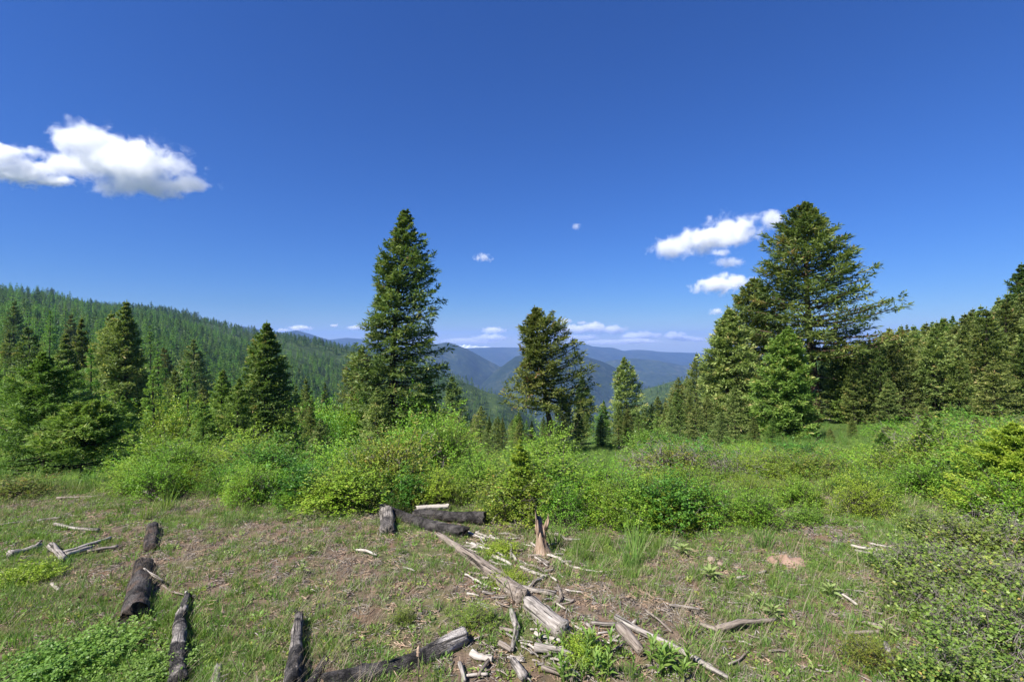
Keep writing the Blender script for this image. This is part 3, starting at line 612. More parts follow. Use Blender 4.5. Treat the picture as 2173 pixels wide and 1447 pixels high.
# ------------------------------------------------------------------ instanced scatter (for what nobody could count)
def scatter(name, pts, rot, scl, idx, protos, label=None, cat=None):
    n = len(pts); me = bpy.data.meshes.new(name)
    me.vertices.add(n); me.vertices.foreach_set("co", np.asarray(pts, np.float32).ravel())
    a = me.attributes.new("rot", 'FLOAT_VECTOR', 'POINT'); a.data.foreach_set("vector", np.asarray(rot, np.float32).ravel())
    a = me.attributes.new("scl", 'FLOAT', 'POINT'); a.data.foreach_set("value", np.asarray(scl, np.float32))
    a = me.attributes.new("idx", 'INT', 'POINT'); a.data.foreach_set("value", np.asarray(idx, np.int32))
    c = bpy.data.collections.new(name + "_kinds")
    for i, pm in enumerate(protos):
        c.objects.link(bpy.data.objects.new("%s_kind_%02d" % (name, i), pm))
    ng = bpy.data.node_groups.new(name + "_scatter", 'GeometryNodeTree')
    ng.interface.new_socket("Geometry", in_out='INPUT', socket_type='NodeSocketGeometry')
    ng.interface.new_socket("Geometry", in_out='OUTPUT', socket_type='NodeSocketGeometry')
    gi = ng.nodes.new("NodeGroupInput"); go = ng.nodes.new("NodeGroupOutput")
    ci = ng.nodes.new("GeometryNodeCollectionInfo"); ci.inputs['Collection'].default_value = c
    ci.inputs['Separate Children'].default_value = True; ci.inputs['Reset Children'].default_value = True
    io = ng.nodes.new("GeometryNodeInstanceOnPoints"); io.inputs['Pick Instance'].default_value = True
    def na(nm, dt):
        x = ng.nodes.new("GeometryNodeInputNamedAttribute"); x.data_type = dt; x.inputs['Name'].default_value = nm; return x.outputs['Attribute']
    e2r = ng.nodes.new("FunctionNodeEulerToRotation")
    lk = ng.links.new
    lk(gi.outputs[0], io.inputs['Points']); lk(ci.outputs[0], io.inputs['Instance']); lk(na("idx", 'INT'), io.inputs['Instance Index'])
    lk(na("rot", 'FLOAT_VECTOR'), e2r.inputs[0]); lk(e2r.outputs[0], io.inputs['Rotation']); lk(na("scl", 'FLOAT'), io.inputs['Scale'])
    lk(io.outputs[0], go.inputs[0])
    o = obj(name, me); o["kind"] = "stuff"
    if label: tag(o, label, cat)
    md = o.modifiers.new("scatter", 'NODES'); md.node_group = ng
    return o
def join_pair(tm, name):
    """trunk and crown of a tree as one mesh for the distant forest"""
    vs, qs, ts, tint, mi = [], [], [], [], []
    n0 = 0; mats = []
    mb = MB()
    for k, me in enumerate(tm):
        nv = len(me.vertices); co = np.empty(nv * 3, np.float32); me.vertices.foreach_get("co", co)
        ns = len(me.polygons); ls = np.empty(ns, np.int32); me.polygons.foreach_get("loop_start", ls); lt = np.empty(ns, np.int32); me.polygons.foreach_get("loop_total", lt)
        lv = np.empty(len(me.loops), np.int32); me.loops.foreach_get("vertex_index", lv)
        tn = np.empty(ns, np.float32); me.attributes["tint"].data.foreach_get("value", tn)
        q = np.stack([lv[ls[lt == 4] + i] for i in range(4)], -1) if (lt == 4).any() else None
        mb.add(co.reshape(-1, 3), q, None, tn[lt == 4], k); mats.append(me.materials[0])
    return mb.mesh(name, mats)
npr = np.random.default_rng(77)
far_kinds = [join_pair(LOW['fir', k], "far_fir_tree") for k in range(4)] + [join_pair(LOW['larch', k], "far_larch_tree") for k in range(2)]
def forest(name, n, px0, px1, y0, y1, label, larch, hmin, hmax, clear_seed, thr, ypow=1.0):
    px = npr.uniform(px0, px1, n); Y = np.exp(math.log(y0) + (math.log(y1) - math.log(y0)) * npr.random(n) ** ypow)
    x = (px - CX) / F * Y; z = ground_z(x, Y)
    keep = (fbm(x * .008, Y * .008, clear_seed, 4) + npr.normal(0, .06, n)) > thr
    x, Y, z, px = x[keep], Y[keep], z[keep], px[keep]; n = len(x)
    lar = npr.random(n) < np.clip(larch + 1.2 * fbm(x * .006 + 9, Y * .006, clear_seed + 3, 3), 0.03, .95) * (1 - sstep(680, 900, Y))
    idx = np.where(lar, 4 + npr.integers(0, 2, n), npr.integers(0, 4, n))
    h = npr.uniform(hmin, hmax, n) * (.7 + .6 * npr.random(n) ** 2)
    rot = np.stack([np.zeros(n), np.zeros(n), npr.random(n) * 6.28], -1)
    return scatter(name, np.stack([x, Y, z - .2], -1), rot, h / 10.0, idx, far_kinds, label, "forest")
forest("forest", 19000, -260, 1240, 215, 1350, "distant conifer forest covering the long ridge on the left", .70, 6.5, 14, 31, -.12, .66)
forest("forest", 5000, 1150, 1800, 260, 1600, "small distant trees on the low green spur right of centre", .15, 7, 13, 35, -.11, .8)

# ------------------------------------------------------------------ shrubs
def shrub_mesh(name, seed, R, H, ntw, nlf, ll, lw, mat, stems=26, spread=.06, dome=.7, dead=0.0, twr=.004, flat=1.0, base_bare=.12):
    g = np.random.default_rng(seed)
    az = g.random(ntw) * 6.283; el = np.arcsin(g.random(ntw) ** dome); rr = (.35 + .65 * g.random(ntw) ** .45)
    lump = .62 + .75 * vnoise(np.cos(az) * 2 + 7, np.sin(az) * 2 + el * 3, seed) * (.7 + .6 * g.random(ntw))
    rad = rr * lump
    sh_ = g.random(ntw) < .16; el = np.where(sh_, np.maximum(el, .55 + .8 * g.random(ntw)), el); rad = np.where(sh_, lump * (1.0 + .3 * g.random(ntw)), rad)
    tips = np.stack([np.cos(az) * np.cos(el) * R * rad, np.sin(az) * np.cos(el) * R * rad, H * (base_bare + (1 - base_bare) * np.sin(el) * rad * 1.1) * flat], -1)
    tdir = unit(np.stack([np.cos(az) * .6, np.sin(az) * .6, .55 + .5 * g.random(ntw)], -1) + g.normal(0, .3, (ntw, 3)))
    k = (np.arange(nlf) + g.random((ntw, nlf))) / nlf
    lt = R * (.16 + .2 * g.random(ntw))
    P = tips[:, None] - tdir[:, None] * (lt[:, None] * (1 - k))[..., None] + g.normal(0, spread * R * .35, (ntw, nlf, 3))
    E = unit(tdir[:, None] * .45 + g.normal(0, 1, P.shape) * np.array([.8, .8, .5]))
    ln = ll * (.6 + .7 * g.random(k.shape))
    up = unit(g.normal(0, .6, P.shape) + np.array([0, 0, 1.0])); sd = unit(np.cross(E, up)) * (lw * (.7 + .6 * g.random(k.shape)))[..., None]
    fold = np.cross(sd, E); fold = fold * .35
    v, q = blades(P.reshape(-1, 3), (P + E * ln[..., None]).reshape(-1, 3), sd.reshape(-1, 3), fold.reshape(-1, 3))
    tint = np.clip(.45 + g.normal(0, .15, (ntw, 1)) + g.normal(0, .14, k.shape) + .12 * (k - .5), 0, 1)
    leaf = mesh_np(name + "_foliage", v, q, None, [M[mat]], tint.ravel())
    mb = MB()
    pick = g.choice(ntw, min(ntw, stems * 6), replace=False)
    for i in pick[:stems * 6]:
        b = np.array([g.normal(0, .12 * R), g.normal(0, .12 * R), -.03]); t_ = tips[i]
        mid = b * .5 + t_ * .5 + np.array([0, 0, .12 * H]) + g.normal(0, .05 * R, 3); mid[:2] = b[:2] * .62 + t_[:2] * .38
        tube(mb, [b, mid, t_], [twr * 1.6, twr, twr * .3], 3, cap=False)
    stem = mb.mesh(name + "_stems", [M['twig']])
    dm = None
    if dead:
        mb = MB()
        for i in range(int(dead)):
            t0 = tips[g.integers(ntw)] * (.75 + .2 * g.random()); dr = unit(np.array([g.normal(.35, .5), g.normal(-.2, .5), .75 + .4 * g.random()]))
            ln_ = R * (.18 + .28 * g.random()); p1 = t0 + dr * ln_ * .55 + g.normal(0, .03 * R, 3); p2 = t0 + dr * ln_ + g.normal(0, .06 * R, 3)
            tube(mb, [t0, p1, p2], [twr * .8, twr * .55, twr * .3], 3, cap=False)
            for _ in range(6):
                q0 = p1 + (p2 - p1) * g.random(); q1 = q0 + unit(g.normal(0, 1, 3) + dr * .7) * R * (.03 + .06 * g.random())
                tube(mb, [q0, q1], [twr * .45, twr * .25], 3, cap=False)
        dm = mb.mesh(name + "_dead_twigs", [M['dead_twig']])
    return leaf, stem, dm
SH = {}
for k in range(4): SH['shrub', k] = shrub_mesh("shrub", 300 + k, 1.0, [1.5, 1.8, 1.3, 1.7][k], 620, 9, .055, .020, 'shrub', twr=.007)
for k in range(2): SH['fine', k] = shrub_mesh("fine_shrub", 310 + k, 1.0, [1.5, 1.3][k], 900, 10, .040, .013, 'shrub', stems=40, twr=.006, dead=40)
for k in range(2): SH['dark', k] = shrub_mesh("dark_shrub", 320 + k, 1.0, [1.4, 1.2][k], 620, 9, .060, .022, 'shrub_dark', twr=.007)
for k in range(2): SH['olive', k] = shrub_mesh("olive_shrub", 330 + k, 1.0, [1.1, 1.3][k], 620, 9, .05, .017, 'shrub_olive', twr=.007, dead=30)
for k in range(2): SH['dry', k] = shrub_mesh("dry_shrub", 345 + k, 1.0, 1.2, 260, 8, .05, .017, 'shrub_olive', stems=60, twr=.007, dead=220)
SH['red', 0] = shrub_mesh("red_shrub", 340, 1.0, 1.0, 520, 9, .055, .02, 'shrub_red', twr=.006, dead=20)
SH['low', 0] = shrub_mesh("low_shrub", 350, 1.0, .75, 950, 9, .055, .022, 'shrub_low', twr=.005, dead=220, dome=.8)
SH['low', 1] = shrub_mesh("low_shrub", 351, 1.0, .85, 850, 9, .052, .020, 'shrub_low', twr=.005, dead=380, dome=.8)
SH['mat', 0] = shrub_mesh("ground_leaves", 360, 1.0, .45, 1000, 8, .07, .03, 'forb', twr=.006, stems=14, dome=1.1)
SH['mat', 1] = shrub_mesh("ground_leaves", 361, 1.0, .55, 700, 8, .065, .026, 'shrub', twr=.006, stems=14, dome=1.1)
SHDIM = {}
def plant_shrub(kind, k, p, R, H, label, group=None, rz=None, name="shrub", tilt=0.0):
    m = SH[kind, k]
    if (kind, k) not in SHDIM:
        co = np.empty(len(m[0].vertices) * 3, np.float32); m[0].vertices.foreach_get("co", co); co = co.reshape(-1, 3)
        SHDIM[kind, k] = (float(np.percentile(np.hypot(co[:, 0], co[:, 1]), 94)), float(np.percentile(co[:, 2], 98.5)))
    r0, h0 = SHDIM[kind, k]
    t = thing(name, label, "shrub" if name != "leafy_plant" else "plant", p, (tilt, 0, rng.random() * 6.28 if rz is None else rz), (R / r0, R / r0, H / h0), group)
    obj("foliage", m[0], t); obj("stems", m[1], t)
    if m[2]: obj("dead_twigs", m[2], t)["kind"] = "stuff"
    return t
def shrub_px(px, Y, top_py, half, kind, k, label, group=None, name="shrub"):
    p = at(px, Y); H = max(height_for(p, top_py), .15); p.z -= .03
    return plant_shrub(kind, k, p, half / F * Y * 1.05, H, label, group, None, name)
SHRUBS = [
 (430, 8.6, 938, 130, 'shrub', 0, "broad bright green shrub left of centre, widest of the left bushes"),
 (330, 9.6, 905, 75, 'shrub', 1, "yellowish green shrub at the left end of the bright bushes"),
 (255, 9.4, 985, 60, 'shrub', 2, "low bright shrub at the brow below the thin trunked young fir"),
 (565, 8.2, 925, 85, 'dark', 0, "deep green rounded shrub right of the broad left bush"),
 (520, 10.5, 905, 60, 'shrub', 3, "shrub peeping out above the deep green rounded one"),
 (650, 9.5, 955, 60, 'shrub', 2, "light green shrub in the dip right of the deep green one"),
 (725, 9.0, 928, 80, 'shrub', 1, "bright bush left of the tall central bush"),
 (790, 7.8, 985, 65, 'fine', 0, "fine leaved yellow green bush behind the charred crossing log"),
 (880, 10.0, 880, 78, 'shrub', 3, "tall bright central bush, left half of the highest clump"),
 (955, 9.6, 862, 70, 'shrub', 1, "tall bright central bush, right half of the highest clump with top shoots"),
 (930, 7.6, 990, 80, 'fine', 1, "fine leaved bush below the tall central clump"),
 (1015, 8.2, 965, 65, 'shrub', 2, "bright bush between the tall clump and the small young fir"),
 (1040, 7.1, 1045, 50, 'fine', 0, "low fine bush at the left foot of the small young fir"),
 (1160, 12, 900, 55, 'shrub', 0, "bright bush right behind the leaning fir's trunk foot"),
 (1195, 7.4, 985, 62, 'fine', 1, "fine leaved bush above the broken orange stump"),
 (1290, 6.7, 975, 105, 'fine', 0, "big fine leaved bush right of the broken orange stump"),
 (1385, 6.9, 990, 75, 'fine', 1, "fine leaved bush on the right flank of the big one"),
 (1376, 22, 905, 52, 'dark', 1, "round bright green little tree like bush standing alone behind the shrubs"),
 (1480, 8.6, 985, 62, 'olive', 0, "pale twiggy bush right of the big fine leaved bush"),
 (1560, 8.4, 1000, 65, 'fine', 0, "thin bright bush below the grey green firs"),
 (1655, 7.6, 1020, 68, 'olive', 1, "olive bush below the bright green fir"),
 (1722, 5.9, 1075, 48, 'dark', 1, "small dense dark green bush at the clearing edge on the right"),
 (1790, 7.6, 1030, 66, 'olive', 0, "olive bush behind the small dark green one"),
 (1880, 8.0, 1010, 62, 'fine', 1, "bright bush with grey twigs right of the shaded hollow"),
 (1960, 7.4, 1010, 70, 'fine', 0, "leafy green bush left of the yellow green edge fir"),
 (2040, 8.4, 985, 70, 'dark', 0, "darker green bush behind the yellow green edge fir"),
 (1960, 17, 905, 62, 'dark', 1, "vivid green bush on the right meadow under the stand"),
 (2045, 23, 868, 62, 'dark', 0, "vivid green bush at the foot of the broad olive fir"),
 (1890, 24, 890, 50, 'shrub', 2, "small bright bush on the meadow by the shaded hollow"),
 (25, 7.2, 1005, 75, 'red', 0, "red tinged low shrub at the left edge of the clearing"),
 (120, 8.6, 1010, 55, 'shrub', 2, "low green shrub under the left edge fir"),
 (190, 8.8, 1005, 45, 'dark', 1, "low shaded shrub at the foot of the thin trunked young fir"),
 (355, 17, 855, 55, 'shrub', 1, "yellow green tall bush rising before the large bronze fir"),
]
for (px, Y, tp, hw, kd, k, lab) in SHRUBS: shrub_px(px, Y, tp, hw, kd, k, lab)
OUT_X = [200, 230, 280, 350, 450, 560, 640, 720, 800, 860, 930, 990, 1020, 1100, 1160, 1210, 1250, 1350, 1420, 1500, 1600, 1700, 1800, 1900, 2000, 2100, 2250]
OUT_T = [1015, 1000, 965, 935, 948, 935, 980, 940, 958, 895, 872, 890, 962, 970, 915, 960, 985, 985, 990, 1000, 1005, 1010, 1000, 985, 960, 940, 920]
OUT_B = [1050, 1055, 1060, 1066, 1074, 1080, 1088, 1090, 1088, 1086, 1088, 1092, 1096, 1108, 1118, 1124, 1128, 1134, 1128, 1112, 1125, 1140, 1125, 1110, 1115, 1120, 1130]
PLACES = ["left of the tallest fir", "below the tallest fir", "around the small young fir", "right of the broken stump", "below the right hand firs", "of the right meadow"]
def place_of(px): return PLACES[min(5, int(np.searchsorted([700, 1010, 1180, 1450, 1760], px)))]
n = 0
while n < 150:
    px = rng.uniform(225, 2230); b = float(np.interp(px, OUT_X, OUT_B)); t = float(np.interp(px, OUT_X, OUT_T))
    far = rng.random()
    py = b - 6 - (b - (930 if px < 1450 else 885)) * far ** 1.3
    p = G(px, py); 
    if p.y > 45: continue
    hmax = height_for(p, t + rng.random() ** 2 * 40); h = min(rng.uniform(.45, 1.0) * (1 + p.y * .06), hmax, 2.6)
    if far < .25: h = min(h, rng.uniform(.3, .6))
    if h < .25: continue
    kd = rng.choice(('shrub', 'shrub', 'shrub', 'fine', 'fine', 'olive', 'dark')); k = rng.randrange(4 if kd == 'shrub' else 2)
    p.z -= .03; h *= 1.12
    w = place_of(px)
    adj = {'shrub': 'bright green', 'fine': 'fine leaved', 'olive': 'olive green', 'dark': 'deep green', 'dry': 'half dead twiggy'}[kd]; dep = 'front' if far < .3 else 'inner'
    plant_shrub(kd, k, p, rng.uniform(.65, 1.0) * max(.4, h), h, "%s %s shrub %s" % (adj, dep, w), "thicket shrubs " + w)
    n += 1
n = 0
while n < 190:
    px = rng.uniform(1380, 2230) if n < 110 else rng.uniform(1400, 1820); Y = math.exp(rng.uniform(math.log(9), math.log(34))); p = at(px, Y)
    py = CY - (p.z - CZ) / Y * F
    h = min(rng.choice((.6, .8, 1.0, 1.3, 1.8, 2.2)) * rng.uniform(.85, 1.15) + 0, height_for(p, -30 * rng.random() ** 3 + 40 * rng.random() + float(np.interp(px, [1380, 1500, 1800, 1900, 2000, 2200], [938, 955, 965, 930, 905, 890]))))
    if h < .35: continue
    kd = rng.choice(('olive', 'olive', 'dark', 'fine', 'shrub', 'dry')); k = rng.randrange(2); p.z -= .03
    w = "on the meadow before the right stand" if px > 1760 else "in the hollow below the right hand firs"
    adj = {'shrub': 'bright green', 'fine': 'fine leaved', 'olive': 'brownish olive', 'dark': 'vivid green', 'dry': 'half dead twiggy'}[kd]
    plant_shrub(kd, k, p, rng.uniform(.9, 1.45) * max(.5, h), h, "%s %s shrub %s" % (adj, 'tall' if h > .9 else 'low', w), "low shrubs " + w); n += 1
g_ = np.random.default_rng(9); n_ = 4200
px_ = g_.uniform(-150, 900, n_); Y_ = np.exp(g_.uniform(math.log(40), math.log(330), n_)); x_ = (px_ - CX) / F * Y_; z_ = ground_z(x_, Y_)
kp = fbm(x_ * .02, Y_ * .02, 44, 3) + g_.normal(0, .08, n_) > -.08; x_, Y_, z_ = x_[kp], Y_[kp], z_[kp]; n_ = len(x_)
scatter("brush", np.stack([x_, Y_, z_ - .1], -1), np.stack([np.zeros(n_), np.zeros(n_), g_.random(n_) * 6.28], -1), g_.uniform(.9, 3.0, n_), g_.integers(0, 3, n_),
        [SH['shrub', 0][0], SH['shrub', 2][0], SH['dark', 1][0]], "bright green brush covering the lower left slope between the trees", "brush")
sap = [(rng.uniform(1420, 2180), math.exp(rng.uniform(math.log(9.5), math.log(27)))) for _ in range(15)]
for (px, Y) in sap:
    p = at(px, Y); h = min(rng.uniform(.9, 2.4), height_for(p, float(np.interp(px, [1420, 1800, 1900, 2200], [930, 950, 890, 870]))))
    if h < .6: continue
    p.z -= .05; k = rng.choice((1, 3, 4, 4))
    plant_tree("young_fir", GEN['fir', k], "%s knee to head high fir sapling right of centre" % LOOK[k], "tree", p, h / 10, rng.random() * 6.28, "fir saplings right of centre", rng.uniform(1.2, 1.7))
# the patch of low shrubs in the right foreground
for i, (px, py, R, H, k, lab) in enumerate([
 (1950, 1235, .50, .36, 1, "low olive shrub with grey dead flower heads, left tip of the right foreground patch"),
 (2040, 1190, .55, .40, 0, "low olive shrub at the back of the right foreground patch"),
 (2150, 1200, .6, .45, 1, "low twiggy shrub at the right edge behind the foreground patch"),
 (2010, 1320, .50, .38, 0, "low olive shrub in the middle of the right foreground patch"),
 (2110, 1300, .55, .45, 1, "low shrub full of grey twigs at the right edge, middle height"),
 (2090, 1420, .45, .40, 1, "low shrub with white dead sprays near the bottom right corner"),
 (2190, 1400, .5, .45, 0, "leafy low shrub cut by the bottom right corner"),
 (2040, 1500, .38, .34, 0, "low shrub cut by the bottom edge near the right corner"),
 (1960, 1140, .42, .28, 0, "thin low shrub between the pale sticks and the foreground patch")]):
    plant_shrub('low', k, G(px + 35, py), R * .9, H * .88, lab)
for (px, py, R, H, kd, k, lab) in [
 (190, 1405, .30, .10, 'mat', 0, "bright clover like leafy mat in the bottom left corner"),
 (80, 1445, .28, .11, 'mat', 0, "leafy mat at the very bottom left edge"),
 (320, 1440, .22, .08, 'mat', 0, "leafy mat along the bottom edge left of the long charred log"),
 (1005, 1325, .17, .16, 'olive', 0, "small yellow green bush above the half charred log"),
 (855, 1320, .10, .10, 'olive', 1, "tiny yellow green bush on the bare soil left of the grey log"),
 (1240, 1395, .16, .10, 'mat', 1, "small leafy clump in the stick pile"),
 (1850, 1410, .18, .16, 'olive', 0, "small yellow green bush near the bottom right, left of the low shrubs"),
 (610, 1075, .28, .2, 'fine', 0, "low green tuft like bush at the shrub edge above the bare ground"),
 (720, 1080, .26, .18, 'olive', 1, "low pale bush at the shrub edge left of the charred crossing log"),
 (1480, 1120, .25, .18, 'olive', 0, "low pale bush at the shrub edge right of the grass tuft"),
 (1600, 1115, .28, .2, 'fine', 1, "low green bush at the clearing edge above the soil mound"),
 (60, 1230, .22, .12, 'mat', 1, "leafy clump under the pale sticks on the left"),
 (1080, 1240, .16, .10, 'mat', 1, "leafy clump right beside the long grey log"),
 (1060, 1175, .20, .10, 'mat', 1, "leafy ground plant among the pale branches behind the grey log")]:
    plant_shrub(kd, k, G(px, py), R, H, lab, None, None, "leafy_plant" if kd == 'mat' else "shrub")
# ------------------------------------------------------------------ fallen logs and sticks (grain along local X)
def log_mesh(name, ln, r0, r1, seed, mat, segs=64, n=26, rough=.16, bow=.03, jag0=.15, jag1=.15, flat=0.0):
    g = np.random.default_rng(seed)
    x = np.linspace(-ln / 2, ln / 2, segs); t = (x + ln / 2) / ln
    cyv = bow * ln * np.sin(t * math.pi) + .02 * ln * fbm(t * 3, t * 0, seed, 3); czv = .03 * ln * fbm(t * 2.5, t * 0 + 4, seed + 1, 3)
    a = np.arange(n) * 2 * math.pi / n
    T, A = np.meshgrid(t, a, indexing='ij')
    r = (r0 + (r1 - r0) * T)
    nn = fbm(T * ln / r0 * .35, np.cos(A) * 1.2 + 3, seed, 4) + fbm(T * ln / r0 * .12 + np.sin(A) * 1.3, np.cos(A) * 1.3, seed + 3, 3)
    kn = vnoise(T * ln / r0 * .5, np.cos(A) * 1.5 + np.sin(A) * 3, seed + 9); kn = np.clip(kn - .82, 0, 1) * 1.6
    fine = fbm(T * ln / r0 * 1.1, np.cos(A) * 5 + 9, seed + 21, 3) + fbm(T * ln / r0 * .5, np.sin(A) * 7 + np.cos(A) * 4, seed + 23, 3)
    crk = np.clip(.5 - np.abs(vnoise(np.cos(A) * 4.5 + 20, np.sin(A) * 4.5 + T * ln / r0 * .10, seed + 31) - .5) * 9, 0, 1)      # long drying cracks
    r = r * (1 + rough * 2.6 * nn + rough * 1.3 * fine + kn - .16 * crk)
    X = np.repeat(x[:, None], n, 1).copy()
    j = fbm(np.cos(A[0]) * 2.6 + 5, np.sin(A[0]) * 2.6, seed + 5, 4) * 3
    X[0] += j * jag0 * r0 * 4; X[-1] += j[::-1] * jag1 * r1 * 4
    Y = cyv[:, None] + r * np.cos(A); Z = czv[:, None] + r * np.sin(A) * (1 - flat)
    v = np.stack([X, Y, Z], -1).reshape(-1, 3)
    q = [(i * n + k, i * n + (k + 1) % n, (i + 1) * n + (k + 1) % n, (i + 1) * n + k) for i in range(segs - 1) for k in range(n)]
    tr = []
    v = np.vstack([v, [x[0] + .06 * r0, cyv[0], czv[0]], [x[-1] - .06 * r1, cyv[-1], czv[-1]]]); c0 = segs * n; c1 = c0 + 1
    for k in range(n): tr.append((c0, (k + 1) % n, k)); tr.append((c1, (segs - 1) * n + k, (segs - 1) * n + (k + 1) % n))
    return mesh_np(name, v, q, tr, [mat], smooth=True)
def lay(o_name, p0, p1, me, label, cat, group=None, roll=0.0):
    mid = (p0 + p1) / 2; d = (p1 - p0).normalized()
    q = d.to_track_quat('X', 'Z') @ Euler((roll, 0, 0)).to_quaternion()
    o = obj(o_name, me, None, mid); o.rotation_mode = 'QUATERNION'; o.rotation_quaternion = q
    return tag(o, label, cat, group)
def log_px(a, b, w0, w1, mat, seed, label, lift=(.6, .6), name="log", **kw):
    p0, p1 = G(*a), G(*b); r0 = w0 * .32 * p0.y / F; r1 = w1 * .32 * p1.y / F
    p0.z += r0 * lift[0] - .1 * r0; p1.z += r1 * lift[1] - .1 * r1
    me = log_mesh(name, (p1 - p0).length, r0, r1, seed, M[mat], **kw)
    return lay(name, p0, p1, me, label, "log", None, seed * 1.3)
log_px((690, 1462), (985, 1362), 62, 58, 'char_end', 3, "half charred log with pale grey right end in the foreground", (.7, .9), bow=.05, rough=.09, jag1=.05)
log_px((1195, 1352), (1125, 1292), 62, 56, 'grey_wood', 4, "short grey log piece with cut end, nearest part of the long grey log", (.75, .7), bow=0, rough=.06, jag0=.02)
log_px((1112, 1278), (930, 1140), 56, 20, 'tan_wood', 5, "long weathered grey tan log running away from the foreground", (.75, .9), bow=-.02, rough=.10, segs=80)
log_px((812, 1092), (985, 1140), 34, 40, 'char', 6, "charred black log crossing in front of the bushes", (1.3, 1.0), bow=-.03, rough=.12, jag1=.3, segs=70)
log_px((822, 1134), (820, 1100), 52, 50, 'char_ash', 7, "short upright burnt chunk with ashy end at the charred crossing log", (.3, 1.0), bow=0, rough=.2, segs=12, name="log_stub")
log_px((1030, 1114), (880, 1100), 40, 30, 'char', 8, "hollow charred log end facing right behind the crossing log", (1.2, 1.2), bow=0, rough=.1)
log_px((885, 1090), (952, 1086), 18, 18, 'pale_wood', 9, "bleached white log showing behind the charred crossing log", (2.2, 2.2), bow=.02, rough=.12)
log_px((285, 1318), (305, 1205), 76, 54, 'char_brown', 10, "thick dark brown charred log in the left foreground", (.55, .55), bow=0, rough=.12, jag0=.25)
log_px((318, 1172), (322, 1122), 40, 34, 'char_brown', 12, "small burnt stump like log end above the thick charred log", (.3, .5), bow=0, rough=.15, segs=14)
log_px((372, 1462), (396, 1268), 62, 18, 'char_ash', 13, "long tapering charred log pointing away in the left foreground", (.5, .9), bow=-.04, rough=.18, segs=64, jag1=.5)
log_px((618, 1475), (634, 1322), 66, 24, 'char_ash', 14, "tapering charred log rising from the bottom edge with shadow on its right", (.9, 2.3), bow=.0, rough=.10, segs=60, jag1=.5)
log_px((650, 1470), (690, 1400), 40, 26, 'char', 15, "burnt log stub in the shadow beside the tapering charred log", (.2, .1), bow=0, rough=.14, segs=14)
log_px((455, 1475), (462, 1418), 32, 24, 'grey_wood', 16, "small grey log tip poking up at the bottom edge", (.4, .6), bow=0, rough=.12, segs=12, jag1=.4)

# broken stump
def stump():
    p = G(1156, 1178); h = 82 / F * p.y; r = 15 / F * p.y; g = np.random.default_rng(5)
    n, m = 18, 12; a = np.arange(n) * 2 * math.pi / n
    top = h * (.62 + .5 * np.clip(np.cos(a - 2.6), -.3, 1) + .12 * g.normal(0, 1, n))
    rows = []
    for i in range(m):
        t = i / (m - 1); fl = 1 + .7 * math.exp(-t * 7); rr = r * fl * (1 - .22 * t) * (1 + .28 * fbm(np.cos(a) * 2.2 + 3, np.sin(a) * 2.2 + t * 1.1, 8, 3) * 2)
        rows.append(np.stack([rr * np.cos(a) - .10 * h * t, rr * np.sin(a), top * t - .03 * (i == 0)], -1))
    inner = [np.stack([r * .45 * np.cos(a) - .08 * h, r * .45 * np.sin(a), top * .55], -1)]
    v = np.concatenate(rows + inner); k = m + 1
    q = [(i * n + j, i * n + (j + 1) % n, (i + 1) * n + (j + 1) % n, (i + 1) * n + j) for i in range(k - 1) for j in range(n)]
    t = [(len(v), (k - 1) * n + j, (k - 1) * n + (j + 1) % n) for j in range(n)]
    v = np.vstack([v, [-.08 * h, 0, top.mean() * .5]])
    s = thing("broken_stump", "narrow splintered orange brown stump standing upright right of the grey log", "stump", p)
    me = mesh_np("stump", v[:, [2, 0, 1]], q, t, [M['rot_wood']])           # grain along the trunk
    tk = obj("trunk", me, s, (0, 0, 0), Matrix(((0, 1, 0), (0, 0, 1), (1, 0, 0))).to_euler())
    for i in range(7):
        an = g.random() * 6.28; b0 = Vector((r * .8 * math.cos(an) - .09 * h, r * .7 * math.sin(an), h * (.5 + .2 * g.random())))
        b1 = b0 + Vector((g.normal(0, .02), g.normal(0, .02), h * (.18 + .3 * g.random())))
        mb = MB(); ln = (b1 - b0).length; tube(mb, [(-ln / 2, 0, 0), (0, .004, 0), (ln / 2, 0, 0)], [.014, .011, .002], 4)
        o = obj("splinter", mb.mesh("splinter", [M['rot_wood']]), tk, (b0 + b1) / 2); o.matrix_parent_inverse = tk.matrix_basis.inverted(); o.rotation_mode = 'QUATERNION'; o.rotation_quaternion = (b1 - b0).to_track_quat('X', 'Z')
stump()

def stick_mesh(ln, r0, r1, seed, mat, bend=.06, fork=0):
    g = np.random.default_rng(seed); t = np.linspace(0, 1, 9); mb = MB()
    kx = (g.random() * .6 + .2)
    y = bend * ln * (np.where(t < kx, t / kx, (1 - t) / (1 - kx)) * g.choice([-1, 1])) + .03 * ln * fbm(t * 4, t * 0, seed, 3)
    z = .035 * ln * fbm(t * 3 + 9, t * 0, seed, 3)
    pts = np.stack([(t - .5) * ln, y, z], -1); rr = (r0 + (r1 - r0) * t) * (1 + .35 * (vnoise(t * 9, t * 0, seed) - .5))
    tube(mb, pts, rr, 7)
    for k in range(fork):
        i = int(g.integers(2, 7)); d = unit(np.array([.8, g.choice([-1, 1]) * (.5 + .4 * g.random()), .25 * g.random()])); l2 = ln * (.15 + .2 * g.random())
        tube(mb, [pts[i], pts[i] + d * l2 * .5, pts[i] + d * l2 + [0, 0, .03 * l2]], [rr[i] * .6, rr[i] * .45, rr[i] * .2], 5)
    return mb.mesh("stick", [M[mat]], True)
